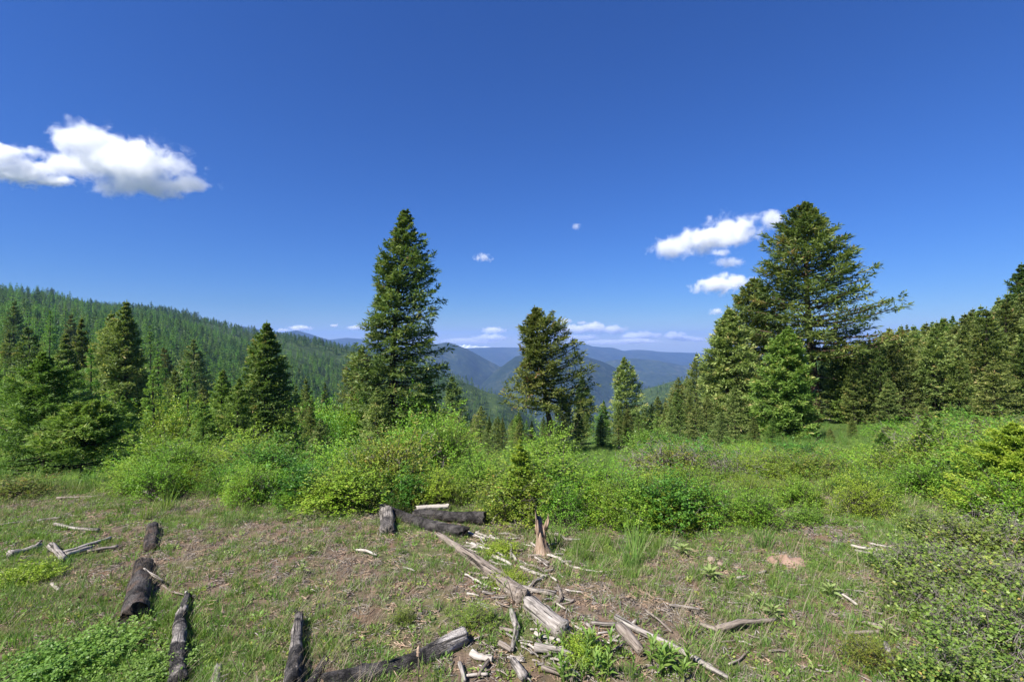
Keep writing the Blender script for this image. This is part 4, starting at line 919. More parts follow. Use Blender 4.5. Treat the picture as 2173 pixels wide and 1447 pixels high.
def stick_px(x0, y0, x1, y1, w0, w1, mat, label, group=None, bend=.05, fork=0, lift=(1.0, 1.0), name="stick"):
    p0, p1 = G(x0, y0), G(x1, y1); r0 = w0 / 2 * p0.y / F; r1 = w1 / 2 * p1.y / F
    p0.z += r0 * lift[0] + .012; p1.z += r1 * lift[1] + .012
    seed = int(x0 * 7 + y0 * 3)
    return lay(name, p0, p1, stick_mesh((p1 - p0).length, r0, r1, seed, mat, bend, fork), label, "stick", group, seed % 6)
STICKS = [
 (1305, 1322, 1545, 1447, 15, 13, 'grey_wood', "long pale grey pole running to the bottom edge right of the stick pile", .03, 1),
 (1255, 1328, 1310, 1332, 8, 9, 'grey_wood', "short stick joining the top end of the long pale pole", .02, 0),
 (1315, 1345, 1360, 1395, 24, 20, 'tan_wood', "flat tan wood chunk under the long pale pole", .02, 0),
 (1350, 1322, 1295, 1368, 6, 5, 'pale_wood', "thin pale twig crossing over the long pale pole", .03, 0),
 (1520, 1345, 1645, 1322, 14, 8, 'tan_wood', "curved brown branch on the bare soil right of the pole", .07, 1),
 (1487, 1332, 1530, 1346, 10, 9, 'tan_wood', "short tan stick left of the curved brown branch", .02, 0),
 (1745, 1302, 1925, 1345, 8, 5, 'tan_wood', "long thin brown branch reaching towards the low shrubs", .04, 1),
 (1790, 1350, 1880, 1348, 8, 7, 'tan_wood', "straight dry stick left of the low shrub patch", .02, 0),
 (1878, 1375, 1895, 1437, 12, 14, 'grey_wood', "grey stick with dark end standing near the bottom right", .04, 0),
 (1565, 1232, 1625, 1216, 7, 5, 'grey_wood', "small grey branch beside the woolly rosette", .06, 1),
 (1778, 1262, 1818, 1288, 6, 5, 'pale_wood', "small pale stick left of the right foreground patch", .05, 0),
 (1805, 1162, 1878, 1175, 6, 6, 'pale_wood', "pale flat stick at the clearing edge on the right, lower one", .02, 0),
 (1846, 1157, 1892, 1166, 4, 4, 'pale_wood', "bleached stick at the clearing edge on the right, upper one", .01, 0),
 (1815, 1172, 1885, 1186, 5, 6, 'grey_wood', "grey stick in front of the two pale ones at the right clearing edge", .03, 0),
 (1590, 1385, 1545, 1415, 5, 4, 'tan_wood', "forked thin twig near the bottom right of the pole", .05, 2),
 (1485, 1300, 1420, 1290, 8, 6, 'grey_wood', "grey stick half buried in soil above the curved branch", .03, 0),
 (1370, 1300, 1425, 1345, 5, 4, 'tan_wood', "thin dry twig above the long pale pole", .06, 1),
 (1910, 1440, 1955, 1400, 7, 5, 'tan_wood', "brown twig near the bottom edge below the low shrubs", .04, 1),
 (1095, 1250, 1180, 1268, 9, 11, 'grey_wood', "grey branch lying right behind the long grey log", .02, 0),
 (1176, 1288, 1186, 1248, 9, 5, 'tan_wood', "bent grey twig standing up at the branch end behind the log", .14, 0),
 (1120, 1252, 1155, 1230, 5, 6, 'grey_wood', "short grey stick above the branch behind the log", .05, 0),
 (1165, 1180, 1238, 1212, 6, 4, 'pale_wood', "pale branch reaching right from the foot of the broken stump", .04, 1),
 (1140, 1172, 1192, 1190, 7, 5, 'pale_wood', "pale branch lying at the foot of the broken stump", .08, 1),
 (1240, 1213, 1280, 1217, 4, 3, 'pale_wood', "thin pale twig right of the broken stump's branch", .02, 0),
 (1135, 1186, 1162, 1205, 5, 4, 'pale_wood', "short pale twig below the broken stump", .02, 0),
 (985, 1130, 1030, 1148, 7, 5, 'pale_wood', "bleached branch just right of the charred crossing log", .03, 1),
 (1010, 1135, 1060, 1148, 6, 4, 'pale_wood', "pale branch above the bleached branch by the charred log", .05, 1),
 (1000, 1160, 1045, 1175, 9, 7, 'pale_wood', "pale stick in the litter behind the grey log, upper left", .03, 0),
 (1040, 1172, 1072, 1188, 9, 7, 'pale_wood', "pale stick in the litter behind the grey log, centre", .03, 0),
 (1045, 1185, 1085, 1205, 8, 6, 'pale_wood', "pale stick in the litter behind the grey log, lower one", .04, 0),
 (1078, 1160, 1085, 1188, 6, 6, 'grey_wood', "short upright grey stick in the litter behind the log", .08, 0),
 (1095, 1195, 1085, 1168, 7, 5, 'pale_wood', "short standing pale stick left of the broken stump", .06, 1),
 (1105, 1208, 1160, 1228, 8, 6, 'pale_wood', "bleached stick among leaves below the stump", .05, 0),
 (1040, 1140, 1075, 1155, 5, 4, 'pale_wood', "thin crooked pale twig above the litter", .16, 0),
 (755, 1172, 800, 1182, 6, 4, 'pale_wood', "pale twig alone on the bare soil left of the grey log", .06, 1),
 (855, 1208, 880, 1215, 4, 3, 'pale_wood', "tiny pale twig on the soil beside the grey log", .05, 1),
 (1085, 1305, 1098, 1345, 13, 14, 'grey_wood', "crooked grey branch left of the cut log end, upper part", .08, 0),
 (1096, 1340, 1085, 1388, 13, 8, 'grey_wood', "crooked grey branch left of the cut log end, lower part", .05, 0),
 (1045, 1303, 1062, 1318, 8, 8, 'tan_wood', "short pale chunk above the half charred log's grey end", .02, 0),
 (1060, 1340, 1090, 1345, 9, 8, 'tan_wood', "short stick touching the crooked grey branch", .03, 0),
 (1135, 1355, 1190, 1368, 13, 9, 'pale_wood', "bleached stick lying below the cut end of the grey log", .03, 1),
 (1140, 1362, 1165, 1395, 8, 8, 'grey_wood', "grey stick leaning across below the cut log end", .03, 0),
 (1135, 1385, 1215, 1402, 18, 13, 'grey_wood', "thick grey branch in the middle of the stick pile", .06, 1),
 (1000, 1395, 1045, 1408, 16, 12, 'pale_wood', "knobbly pale root piece left in the stick pile", .08, 1),
 (1040, 1405, 1015, 1440, 9, 8, 'tan_wood', "tan stick propped under the knobbly root", .03, 0),
 (1088, 1412, 1112, 1450, 16, 20, 'grey_wood', "splintered grey stake at the bottom of the stick pile", .03, 0),
 (975, 1415, 985, 1455, 9, 11, 'grey_wood', "grey stick pointing up at the bottom edge left of the pile", .03, 0),
 (990, 1440, 1035, 1437, 6, 6, 'pale_wood', "pale stick lying along the bottom edge", .03, 0),
 (1060, 1375, 1085, 1388, 14, 10, 'tan_wood', "tan wood scrap beside the crooked grey branch", .03, 0),
 (1245, 1330, 1258, 1350, 7, 5, 'grey_wood', "short grey stick above the leafy plants in the pile", .08, 0),
 (1235, 1362, 1255, 1338, 7, 5, 'grey_wood', "slanting grey stick right of the cut log end", .05, 0),
 (1240, 1380, 1275, 1420, 7, 5, 'pale_wood', "pale thin stick among the leafy plants", .04, 1),
 (1150, 1425, 1215, 1450, 11, 9, 'tan_wood', "brown stick at the bottom edge right of the grey stake", .04, 0),
 (1330, 1370, 1300, 1385, 5, 4, 'tan_wood', "thin twig under the long pale pole", .08, 1),
 (130, 1180, 235, 1146, 9, 7, 'pale_wood', "upper of two parallel pale sticks on the left grass", .02, 0),
 (140, 1184, 195, 1168, 11, 9, 'pale_wood', "lower of two parallel pale sticks on the left grass", .02, 0),
 (185, 1176, 250, 1165, 7, 7, 'tan_wood', "stick with dark tip beside the two parallel pale sticks", .02, 0),
 (108, 1168, 136, 1195, 14, 12, 'grey_wood', "thick grey stick end under the parallel pale sticks", .02, 0),
 (20, 1185, 88, 1165, 16, 11, 'grey_wood', "rotting grey branch at the left edge", .06, 1),
 (80, 1110, 128, 1103, 6, 5, 'grey_wood', "grey stick near the red tinged shrub", .02, 0),
 (115, 1118, 208, 1130, 7, 7, 'grey_wood', "long grey stick on the left below the brow", .02, 0),
 (0, 1118, 70, 1108, 5, 4, 'grey_wood', "thin grey stick at the left edge below the red tinged shrub", .03, 0),
 (268, 1048, 345, 1068, 7, 5, 'pale_wood', "bleached branch at the foot of the broad left bush", .06, 2),
 (120, 1062, 220, 1056, 5, 4, 'tan_wood', "thin brown stick along the brow on the left", .02, 1),
 (305, 1228, 345, 1246, 6, 4, 'pale_wood', "pale twig lying on the thick dark charred log", .03, 0),
 (345, 1246, 420, 1275, 4, 3, 'tan_wood', "thin twig running right from the thick charred log", .06, 1),
 (395, 1262, 398, 1280, 6, 5, 'pale_wood', "pale splinter at the tip of the long tapering charred log", .02, 0),
 (110, 1245, 125, 1257, 7, 6, 'pale_wood', "short pale scrap in the left grass", .02, 0),
]
for s_ in STICKS:
    lf = (6.0, 6.0) if "lying on" in s_[7] else (1.0, 1.0)
    stick_px(*s_[:6], s_[6], s_[7], None, s_[8], s_[9], lf)
r2 = random.Random(12)
for k in range(130):                      # small litter in the pile
    x = r2.gauss(1160, 90) if k < 60 else r2.uniform(985, 1200); y = r2.uniform(1310, 1440) if k < 60 else r2.uniform(1132, 1290)
    a = r2.uniform(-.5, 1.1); l = r2.uniform(14, 42)
    stick_px(x, y, x + l * math.cos(a), y + l * math.sin(a) * .6, r2.uniform(3, 6), r2.uniform(2, 5), r2.choice(('grey_wood', 'pale_wood', 'tan_wood')),
             "small dry twig among the litter of the stick pile by the cut log" if k < 60 else "small pale twig in the litter behind the long grey log",
             "twigs of the stick pile" if k < 60 else "twigs behind the long grey log", .08, r2.randrange(2))
for k in range(26):
    x = r2.uniform(1380, 1860); y = r2.uniform(1240, 1440); a = r2.uniform(-.4, .5); l = r2.uniform(15, 40)
    stick_px(x, y, x + l * math.cos(a), y + l * math.sin(a) * .6, r2.uniform(3, 5), r2.uniform(2, 4), r2.choice(('grey_wood', 'tan_wood')),
             "small dry twig scattered on the soil of the right foreground", "twigs on the right foreground", .08, r2.randrange(2))

# ------------------------------------------------------------------ stones and the bare mound
def stone_mesh(seed):
    g = np.random.default_rng(seed); n, m = 9, 6; v = []
    for i in range(m + 1):
        ph = math.pi * i / m
        for j in range(n):
            th = 2 * math.pi * j / n; d = np.array([math.sin(ph) * math.cos(th), math.sin(ph) * math.sin(th), math.cos(ph)])
            v.append(d * (1 + .5 * float(fbm(np.array([d[0] * 1.5 + 4 + d[2]]), np.array([d[1] * 1.5 + 4]), seed, 2)[0])) * [1, .8, .6])
    q = [(i * n + j, (i + 1) * n + j, (i + 1) * n + (j + 1) % n, i * n + (j + 1) % n) for i in range(m) for j in range(n)]
    return mesh_np("stone", v, q, None, [M['stone']])
def stone_mat(name, c0, c1):
    m, nt, out = new_mat(name); tc = N(nt, "ShaderNodeTexCoord")
    p = N(nt, "ShaderNodeBsdfPrincipled", Roughness=.95); n_ = noise(nt, 2.5, 7, .65, tc.outputs['Object'])
    L(nt, ramp(nt, [(.35, c0), (.7, c1)], n_.outputs[0]).outputs[0], p.inputs['Base Color'])
    b = N(nt, "ShaderNodeBump"); b.inputs['Strength'].default_value = .5; L(nt, n_.outputs[0], b.inputs['Height']); L(nt, b.outputs[0], p.inputs['Normal'])
    L(nt, p.outputs[0], out.inputs[0]); return m
M['stone'] = stone_mat("tan_stone", (.16, .11, .08), (.36, .28, .22))
M['mound'] = stone_mat("pink_soil", (.2, .12, .085), (.36, .245, .18))
STM = [stone_mesh(k) for k in range(4)]
for k, (x, y, w, lab) in enumerate([(583, 1226, 12, "pale stone on the bare soil right of the thick charred log"), (1510, 1190, 20, "orange stone left of the pinkish soil mound"),
        (1528, 1198, 14, "smaller orange stone beside the larger one by the soil mound"), (1498, 1200, 10, "little orange stone in front of the pair by the mound"),
        (1297, 1420, 10, "small stone among the leafy plants at the bottom"), (560, 1420, 9, "small stone near the tapering charred log"), (340, 1262, 10, "orange stone touching the thick charred log"),
        (1090, 1372, 14, "brown stone by the crooked grey branch")]):
    p = G(x, y); s = w / F * p.y * .55; tag(obj("stone", STM[k % 4], None, (p.x, p.y, p.z + s * .25), (0, 0, k), (s, s, s)), lab, "stone")
def mound():
    p = G(1668, 1190); n, m = 36, 9; v = [[0, 0, .07]]
    for i in range(1, m + 1):
        for j in range(n):
            th = 2 * math.pi * j / n; r = i / m; x, y = .30 * r * math.cos(th) * (1 + .2 * math.sin(3 * th)), .16 * r * math.sin(th)
            base = gz(p.x + x, p.y + y) - p.z; v.append([x, y, base + .05 * (math.cos(r * math.pi) + 1) / 2 - .022 * r + .10 * float(fbm(np.array([x * 14]), np.array([y * 14]), 4, 3)[0])])
    q = [(1 + (i - 1) * n + j, 1 + i * n + j, 1 + i * n + (j + 1) % n, 1 + (i - 1) * n + (j + 1) % n) for i in range(1, m) for j in range(n)]
    t = [(0, 1 + j, 1 + (j + 1) % n) for j in range(n)]
    structure(obj("soil_mound", mesh_np("soil_mound", v, q, t, [M['mound']], smooth=True), None, p))
mound()

# ------------------------------------------------------------------ plants with countable leaves
def leaf_mesh(name, mat, w=.32, cup=.12, arch=.25):
    """a leaf of length 1 along +X, arching down, folded at the midrib"""
    xs = np.linspace(0, 1, 5); ws = w * np.array([.12, .75, 1, .7, .02]); z = arch * (xs - 1.6 * xs ** 2) 
    v = []
    for x_, w_, z_ in zip(xs, ws, z): v += [(x_, -w_ / 2, z_ + cup * w_), (x_, 0, z_), (x_, w_ / 2, z_ + cup * w_)]
    q = []
    for i in range(4): a = i * 3; q += [(a, a + 3, a + 4, a + 1), (a + 1, a + 4, a + 5, a + 2)]
    return mesh_np(name, v, q, None, [M[mat]], np.linspace(.35, .65, 8), smooth=True)
LEAF = {'mullein': leaf_mesh("woolly_leaf", 'mullein', .30, .15, .3), 'forb': leaf_mesh("forb_leaf", 'forb', .24, .2, .22)}
def rosette(px, py, w_px, label, nl=16):
    p = G(px, py); p.z += .025; s = w_px / F * p.y / 2 * 1.25
    t = thing("mullein_plant", label, "plant", p)
    for i in range(nl):
        u = i / nl; l = s * (1.15 - .55 * u) * r2.uniform(.85, 1.15)
        obj("leaf", LEAF['mullein'], t, (0, 0, .01 + .03 * u), (r2.uniform(-.2, .2), -(.25 + 1.0 * u), i * 2.4 + r2.uniform(-.2, .2)), (l, l, l))
for (x, y, w, lab) in [(1447, 1178, 36, "pale woolly rosette plant left of the orange stones"), (1508, 1232, 42, "woolly rosette plant below the orange stones"), (1600, 1282, 26, "small upright woolly plant on the soil in the right foreground"),
                       (1641, 1312, 38, "woolly rosette plant above the curved brown branch"), (1762, 1268, 40, "faded woolly rosette left of the low shrub patch"), (655, 1178, 26, "woolly rosette on the bare soil left of the grey log"),
                       (640, 1220, 24, "grassy pale rosette right of the pale stone"), (1880, 1352, 36, "pale leafy rosette at the left rim of the low shrubs")]: rosette(x, y, w, lab)
def forb(px, py, h_px, label, group=None, nl=14):
    p = G(px, py); h = h_px / F * p.y
    t = thing("leafy_plant", label, "plant", p, (r2.uniform(-.15, .15), r2.uniform(-.15, .15), r2.random() * 6.28), (1, 1, 1), group)
    mb = MB(); tube(mb, [(0, 0, -.02), (.02 * h, 0, h * .5), (0, .02 * h, h * .95)], [.004, .003, .0015], 4); obj("stem", mb.mesh("stem", [M['forb']]), t)
    for i in range(nl):
        u = (i + .5) / nl; l = h * (.62 - .25 * u) * r2.uniform(.8, 1.2)
        obj("leaf", LEAF['forb'], t, (0, 0, h * (.08 + .85 * u)), (r2.uniform(-.3, .3), -(.45 + .6 * u) + r2.uniform(-.2, .2), i * 2.4 + r2.uniform(-.3, .3)), (l, l, l))
forb(826, 1428, 40, "single upright broad leaved plant in front of the half charred log", None, 8)
for k in range(28):
    if k < 17: x, y = r2.gauss(1335, 60), r2.uniform(1385, 1450)
    else: x, y = r2.uniform(1130, 1260), r2.uniform(1365, 1450)
    forb(x, y, r2.uniform(34, 58), "bright green lance leaved plant in the clump at the bottom edge" if k < 17 else "bright lance leaved plant sprouting through the stick pile",
         "lance leaved plants at the bottom edge" if k < 17 else "lance leaved plants in the stick pile", r2.randrange(9, 14))
for k in range(20):
    x, y = r2.uniform(840, 1120), r2.uniform(1250, 1380)
    forb(x, y, r2.uniform(16, 28), "small fresh green plant on the soil around the long grey log", "small plants around the grey log", 8)
def dry_stalk(x, y, h, label, head=False, lean=(0, 0)):
    p = G(x, y); hh = h / F * p.y; t = thing("dry_stalk", label, "plant", p)
    mb = MB(); tube(mb, [(0, 0, -.02), (lean[0] * hh * .4, lean[1] * hh * .4, hh * .5), (lean[0] * hh, lean[1] * hh, hh)], [.0035, .003, .002], 5); obj("stem", mb.mesh("stalk", [M['straw']]), t)
    if head:
        mb = MB(); z = np.linspace(hh * .72, hh * 1.02, 9); tube(mb, np.stack([z * 0 + lean[0] * hh * .9, z * 0 + lean[1] * hh * .9, z], -1), .011 * (1 + .25 * np.sin(np.arange(9) * 2.3)) * np.array([.6, 1, 1, 1, 1, .95, .8, .6, .2]), 8)
        obj("seed_head", mb.mesh("seed_head", [M['rot_wood']]), t)
dry_stalk(888, 1446, 75, "old brown mullein stalk standing before the half charred log", True)
dry_stalk(2098, 1415, 85, "brown dead mullein spike among the low shrubs at the right", True)
dry_stalk(1093, 1283, 92, "straw coloured stalk leaning over the long grey log", False, (-.38, 0))
dry_stalk(720, 1447, 60, "thin orange dry stalk beside the burnt log stub", False, (.35, 0))

# ------------------------------------------------------------------ grass, straw, small leaves and litter: uncountable cover
def tuft(seed, nb, h, w, spread, lean, mat, segs=3, wind=(0, 0)):
    g = np.random.default_rng(seed); mb = MB()
    a = g.random(nb) * 6.283; r = spread * np.sqrt(g.random(nb)); b = np.stack([r * np.cos(a), r * np.sin(a), np.full(nb, -.01)], -1)
    hh = h * (.45 + .7 * g.random(nb)); dl = np.stack([np.cos(a), np.sin(a), np.zeros(nb)], -1) * (lean * (.3 + g.random(nb)))[:, None] + np.array([wind[0], wind[1], 0]) + g.normal(0, .15, (nb, 3)) * [1, 1, 0]
    fa = g.random(nb) * 6.283; sd = np.stack([np.cos(fa), np.sin(fa), np.zeros(nb)], -1)
    t = np.linspace(0, 1, segs + 1); V = np.empty((nb, segs + 1, 2, 3))
    for i, tt in enumerate(t):
        c = b + dl * (hh * tt ** 1.7)[:, None]; c[:, 2] += hh * (tt - .25 * tt ** 2 * np.linalg.norm(dl, axis=1))
        ww = w * (1 - .92 * tt ** 1.5); V[:, i, 0] = c - sd * ww; V[:, i, 1] = c + sd * ww
    k = (segs + 1) * 2; base = np.arange(nb)[:, None] * k
    q = np.concatenate([base + np.array([[i * 2, i * 2 + 1, i * 2 + 3, i * 2 + 2]]) for i in range(segs)], 0)
    tn = np.clip(.5 + g.normal(0, .2, nb), 0, 1); mb.add(V.reshape(-1, 3), q, None, np.tile(tn, segs))
    return mb.mesh("tuft", [M[mat]])
def leaflets(seed, n, r, h, l, w, mat):
    g = np.random.default_rng(seed); a = g.random(n) * 6.283; rr = r * np.sqrt(g.random(n))
    P = np.stack([rr * np.cos(a), rr * np.sin(a), h * g.random(n)], -1); E = unit(np.stack([np.cos(a), np.sin(a), .3 + .6 * g.random(n)], -1) + g.normal(0, .5, (n, 3)))
    up = unit(g.normal(0, .4, (n, 3)) + [0, 0, 1]); sd = unit(np.cross(E, up)) * w
    v, q = blades(P, P + E * l * (.6 + .7 * g.random((n, 1))), sd, np.cross(sd, E) * .3)
    return mesh_np("leaflets", v, q, None, [M[mat]], np.clip(.5 + g.normal(0, .22, n), 0, 1))
def chips(seed, mat):
    g = np.random.default_rng(seed); mb = MB()
    for i in range(7):
        p = np.array([g.normal(0, .03), g.normal(0, .03), .004 + .004 * g.random()]); a = g.random() * 6.28; l = .01 + .022 * g.random(); d = np.array([math.cos(a), math.sin(a), g.normal(0, .15)])
        tube(mb, [p - d * l, p + d * l], [.0025, .002], 4, tint=g.random())
    return mb.mesh("chip", [M[mat]])
GT = [tuft(1, 22, .085, .0022, .035, .5, 'grass'), tuft(2, 18, .12, .0024, .03, .45, 'grass'), tuft(3, 26, .06, .0024, .04, .7, 'grass'), tuft(4, 14, .10, .003, .025, .6, 'grass'),
      leaflets(5, 16, .045, .03, .03, .007, 'forb'), leaflets(6, 12, .04, .03, .024, .007, 'shrub_olive'), leaflets(7, 20, .05, .035, .02, .005, 'forb')]
ST = [tuft(11, 6, .26, .0013, .05, .25, 'straw', 4, (.55, .12)), tuft(12, 5, .34, .0012, .06, .25, 'straw', 4, (.7, .1)), tuft(13, 8, .14, .0014, .05, .8, 'straw', 3, (.3, 0)), tuft(14, 4, .24, .0012, .04, .3, 'straw', 4, (-.25, .1))]
TG = [tuft(21, 60, .26, .003, .07, .35, 'grass', 4), tuft(22, 46, .32, .003, .06, .3, 'grass', 4)]
def spread_points(n, y0, y1, seed, px0=-420, px1=2600, pw=1.0):
    n = int(n)
    g = np.random.default_rng(seed)
    y = np.sqrt(y0 ** 2 + (y1 ** 2 - y0 ** 2) * g.random(n) ** pw); px = g.uniform(px0, px1, n); x = (px - CX) / F * y
    return g, x, y, px
def pix(x, y): z = ground_z(x, y); return CX + x / y * F, CY - (z - CZ) / y * F, z
def lay_cover(name, n, y0, y1, seed, protos, idx_p, s0, s1, dens, label, tiltr=.12, free=True, pw=1.0):
    g, x, y, _ = spread_points(n, y0, y1, seed, pw=pw)
    px, py, z = pix(x, y)
    keep = g.random(n) < dens(x, y, px, py); x, y, z = x[keep], y[keep], z[keep]; m = len(x)
    rot = np.stack([g.normal(0, tiltr, m), g.normal(0, tiltr, m), g.random(m) * 6.283 if free else g.normal(0, .35, m)], -1)
    idx = g.choice(len(protos), m, p=idx_p)
    return scatter(name, np.stack([x, y, z], -1), rot, g.uniform(s0, s1, m), idx, protos, label, name.split('_')[0] if '_' in name else name)
def bare(x, y, px, py):       # 0 on bare soil, 1 on green turf
    b = fbm(x * 1.1, y * 1.1, 91, 3) + .5 * fbm(x * 3.5, y * 3.5, 92, 3)
    d = np.clip(.57 + 2.4 * b, .08, 1)
    d = d * (1 - .62 * np.exp(-(((px - 700) / 330) ** 2 + ((py - 1230) / 110) ** 2)))
    d = d * (1 - .75 * np.exp(-(((px - 1090) / 130) ** 2 + ((py - 1410) / 55) ** 2)))
    d = d * (1 - .55 * np.exp(-(((px - 1560) / 230) ** 2 + ((py - 1310) / 45) ** 2)))
    d = d * (1 - .9 * np.exp(-(((px - 1668) / 45) ** 2 + ((py - 1185) / 16) ** 2)))
    return np.clip(d, .06, 1)
lay_cover("grass", 76000, 1.7, 11.5, 1, GT, [.22, .15, .25, .10, .10, .08, .10], .5, 1.15, bare, "short green grass and small leaves covering the clearing", pw=1.25)
lay_cover("dry_grass", 25500, 1.7, 10, 2, ST, [.30, .16, .42, .12], .5, 1.05, lambda x, y, px, py: np.clip(.30 + 1.8 * fbm(x * .8, y * .8, 55, 3) + .3 * (px < 800) - .12 * (px > 1200), .04, 1), "dry straw coloured grass stalks bent over the clearing", .15, False, 1.2)
lay_cover("tall_grass", 11000, 4.5, 36, 3, TG, [.5, .5], .7, 1.5, lambda x, y, px, py: np.where(y < 7, np.clip(np.exp(-(((px - 1330) / 75) ** 2 + ((py - 1195) / 45) ** 2)) + .6 * np.exp(-(((px - 1240) / 50) ** 2 + ((py - 1165) / 25) ** 2)) + np.exp(-(((px - 310) / 30) ** 2 + ((py - 1095) / 14) ** 2)) + .5 * np.exp(-(((px - 1590) / 70) ** 2 + ((py - 1165) / 35) ** 2)) + .12 * (py < 1120), 0, 1), .5), "taller bright green grass tufts on the clearing and its edge")
lay_cover("litter", 19500, 1.7, 7.5, 4, [chips(1, 'tan_wood'), chips(2, 'rot_wood'), chips(3, 'grey_wood')], [.4, .3, .3], .6, 1.5, lambda x, y, px, py: np.clip(.35 + .5 * (1 - bare(x, y, px, py)), 0, 1), "small chips and needles littering the bare soil")

# ------------------------------------------------------------------ haze: pale even air around everything below the clouds
def box(name, lo, hi, mat):
    v = [(x, y, z) for z in (lo[2], hi[2]) for y in (lo[1], hi[1]) for x in (lo[0], hi[0])]
    q = [(0, 2, 3, 1), (4, 5, 7, 6), (0, 1, 5, 4), (2, 6, 7, 3), (0, 4, 6, 2), (1, 3, 7, 5)]
    return obj(name, mesh_np(name, v, q, None, [mat]))
m, nt, out = new_mat("haze_air")
pv = N(nt, "ShaderNodeVolumePrincipled"); pv.inputs['Color'].default_value = (.30, .50, 1.0, 1); pv.inputs['Density'].default_value = 7.5e-5; pv.inputs['Anisotropy'].default_value = .1
L(nt, pv.outputs[0], out.inputs['Volume'])
hz = box("haze", (-19000, -19000, -1000), (19000, 17800, 330), m); hz["kind"] = "stuff"

# ------------------------------------------------------------------ clouds: real volumes of scattering vapour
def cloud(pts, D, label, seed, dens=.022, thick=.5, nscale=1.0, edge=.75, wisp=.72):
    """pts: (px, py, half width px, half height px) puffs seen at distance D"""
    pts = [(a, b, hw * 1.14, hh * 1.14) for (a, b, hw, hh) in pts]
    k = D / F; C = [Vector(((a - CX) * k, D + (i % 3 - 1) * hw * k * .35, CZ + (CY - b) * k)) for i, (a, b, hw, hh) in enumerate(pts)]
    Rs = [Vector((hw * k, max(hw * thick, hh) * k, hh * k)) for (a, b, hw, hh) in pts]
    mg = 1.45
    lo = Vector([min(c[i] - r[i] * mg for c, r in zip(C, Rs)) for i in range(3)]); hi = Vector([max(c[i] + r[i] * mg for c, r in zip(C, Rs)) for i in range(3)])
    mid = (lo + hi) / 2; size = max((hi - lo))
    m, nt, out = new_mat("cloud_vapour"); tc = N(nt, "ShaderNodeTexCoord"); pos = tc.outputs['Object']
    acc = None
    for c, r in zip(C, Rs):
        s = N(nt, "ShaderNodeVectorMath", operation='SUBTRACT'); L(nt, pos, s.inputs[0]); s.inputs[1].default_value = c - mid
        d = N(nt, "ShaderNodeVectorMath", operation='DIVIDE'); L(nt, s.outputs[0], d.inputs[0]); d.inputs[1].default_value = r
        ln = N(nt, "ShaderNodeVectorMath", operation='LENGTH'); L(nt, d.outputs[0], ln.inputs[0])
        f = math_n(nt, 'SUBTRACT', 1.0, ln.outputs['Value'])
        if acc is None: acc = f
        else:
            acc = math_n(nt, 'SMOOTH_MAX', acc, f); acc.node.inputs[2].default_value = .25
    hmean = sum(r.z for r in Rs) / len(Rs)
    off = N(nt, "ShaderNodeVectorMath", operation='ADD'); L(nt, pos, off.inputs[0]); off.inputs[1].default_value = (seed * 977.0, seed * 313.0, 0)
    nz = noise(nt, nscale / hmean * .75, 9, .68, off.outputs[0], .25)
    e = math_n(nt, 'MULTIPLY_ADD', math_n(nt, 'SUBTRACT', nz.outputs[0], .5), wisp * 4.4); L(nt, acc, e.node.inputs[2])
    mr = N(nt, "ShaderNodeMapRange"); mr.inputs[1].default_value = .02; mr.inputs[2].default_value = edge; mr.interpolation_type = 'SMOOTHSTEP'; L(nt, e, mr.inputs[0])
    vs = N(nt, "ShaderNodeVolumeScatter"); vs.inputs['Color'].default_value = (.995, .995, .998, 1); vs.inputs['Anisotropy'].default_value = .0
    L(nt, math_n(nt, 'MULTIPLY', mr.outputs[0], dens / (hmean / 100)), vs.inputs['Density']); L(nt, vs.outputs[0], out.inputs['Volume'])
    m.cycles.volume_step_rate = .6
    o = box("cloud", lo - mid, hi - mid, m); o.location = mid
    return tag(o, label, "cloud")
cloud([(205, 312, 62, 36), (262, 340, 90, 44), (140, 340, 78, 24), (330, 366, 80, 32), (400, 390, 50, 15), (270, 385, 85, 22), (88, 330, 28, 15)], 3000, "largest white cumulus cloud at the upper left", 1)
cloud([(15, 340, 50, 28), (45, 365, 65, 24), (95, 380, 35, 12), (140, 385, 22, 8)], 3000, "smaller white cloud cut by the left edge below the largest cloud", 2)
cloud([(1425, 532, 45, 26), (1500, 510, 55, 24), (1565, 485, 62, 32), (1630, 470, 30, 16)], 5000, "long slanting white cloud left of the largest fir, upper one", 3)
cloud([(1515, 608, 45, 18), (1560, 597, 42, 16)], 6000, "lower oval white cloud left of the largest fir", 4)
cloud([(1525, 538, 25, 8), (1548, 557, 30, 11)], 5500, "thin wispy cloud between the two white clouds left of the largest fir", 5, dens=.006, wisp=.7)
cloud([(1026, 548, 17, 9)], 8000, "tiny puff of cloud alone in the sky between the two tall firs", 6, dens=.012)
cloud([(1185, 702, 30, 7), (1225, 699, 34, 10), (1265, 696, 30, 13), (1300, 700, 28, 9)], 26000, "flat white cloud bank above the far mountains right of the leaning fir", 7, wisp=.62, nscale=1.3)
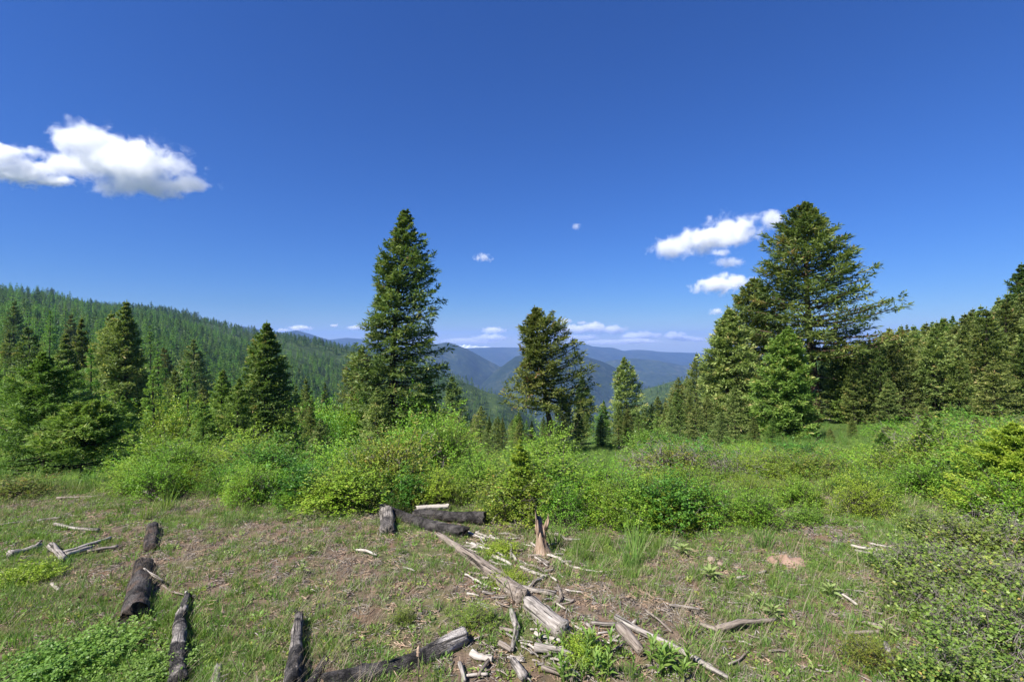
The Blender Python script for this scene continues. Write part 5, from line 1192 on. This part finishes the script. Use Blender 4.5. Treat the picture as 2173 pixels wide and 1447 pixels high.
cloud([(1340, 713, 24, 8), (1366, 711, 20, 9), (1393, 713, 16, 7), (1345, 724, 45, 5)], 28000, "low white clouds above the far blue ridge, left part of the row", 8, wisp=.62, nscale=1.2)
cloud([(1428, 713, 24, 9), (1452, 718, 22, 6), (1482, 721, 18, 5)], 28000, "low white clouds above the far blue ridge, right part of the row", 18, wisp=.62, nscale=1.2)
cloud([(1205, 717, 30, 6), (1245, 716, 26, 6)], 29000, "thin ragged cloud just below the flat cloud bank", 19, wisp=.62, dens=.012)
cloud([(1040, 717, 34, 8), (1045, 701, 26, 7)], 27000, "small white clouds above the snowy peaks", 9, wisp=.6)
cloud([(1000, 723, 60, 6)], 32000, "pale cloud veil on the horizon left of the leaning fir", 10, dens=.008, wisp=.55)
cloud([(1290, 726, 70, 5)], 32000, "pale cloud veil along the horizon right of the leaning fir", 20, dens=.008, wisp=.55)
cloud([(640, 697, 24, 6), (600, 701, 14, 4)], 26000, "small white cloud over the blue mountain on the left", 11, wisp=.6)
cloud([(1518, 662, 16, 7)], 12000, "small white puff touching the stepped fir on the right", 12, dens=.012)
cloud([(757, 696, 18, 5), (710, 691, 9, 4)], 26000, "small white puffs left of the tallest fir", 13, wisp=.6)
cloud([(1222, 483, 12, 7)], 7000, "faint wisp of cloud high right of the tallest fir", 14, dens=.004, wisp=.7)
cloud([(1195, 682, 18, 6), (1235, 685, 12, 4)], 24000, "faint puffs above the flat cloud bank", 15, dens=.008, wisp=.5)

# ------------------------------------------------------------------ look-alikes told apart by their order from the left
ORD = ["first", "second", "third", "fourth", "fifth", "sixth", "seventh", "eighth", "ninth", "tenth", "eleventh", "twelfth", "thirteenth", "fourteenth", "fifteenth", "sixteenth",
       "seventeenth", "eighteenth", "nineteenth", "twentieth", "twenty first", "twenty second", "twenty third", "twenty fourth", "twenty fifth"]
byl = {}
for o in COL.objects:
    if o.parent is None and "group" in o and "label" in o: byl.setdefault(o["label"], []).append(o)
for lab, os_ in byl.items():
    if 1 < len(os_) <= len(ORD) and len(lab.split()) <= 11:
        for k, o in enumerate(sorted(os_, key=lambda q: q.location.x / max(q.location.y, .1))): o["label"] = "%s, %s from the left" % (lab, ORD[k])
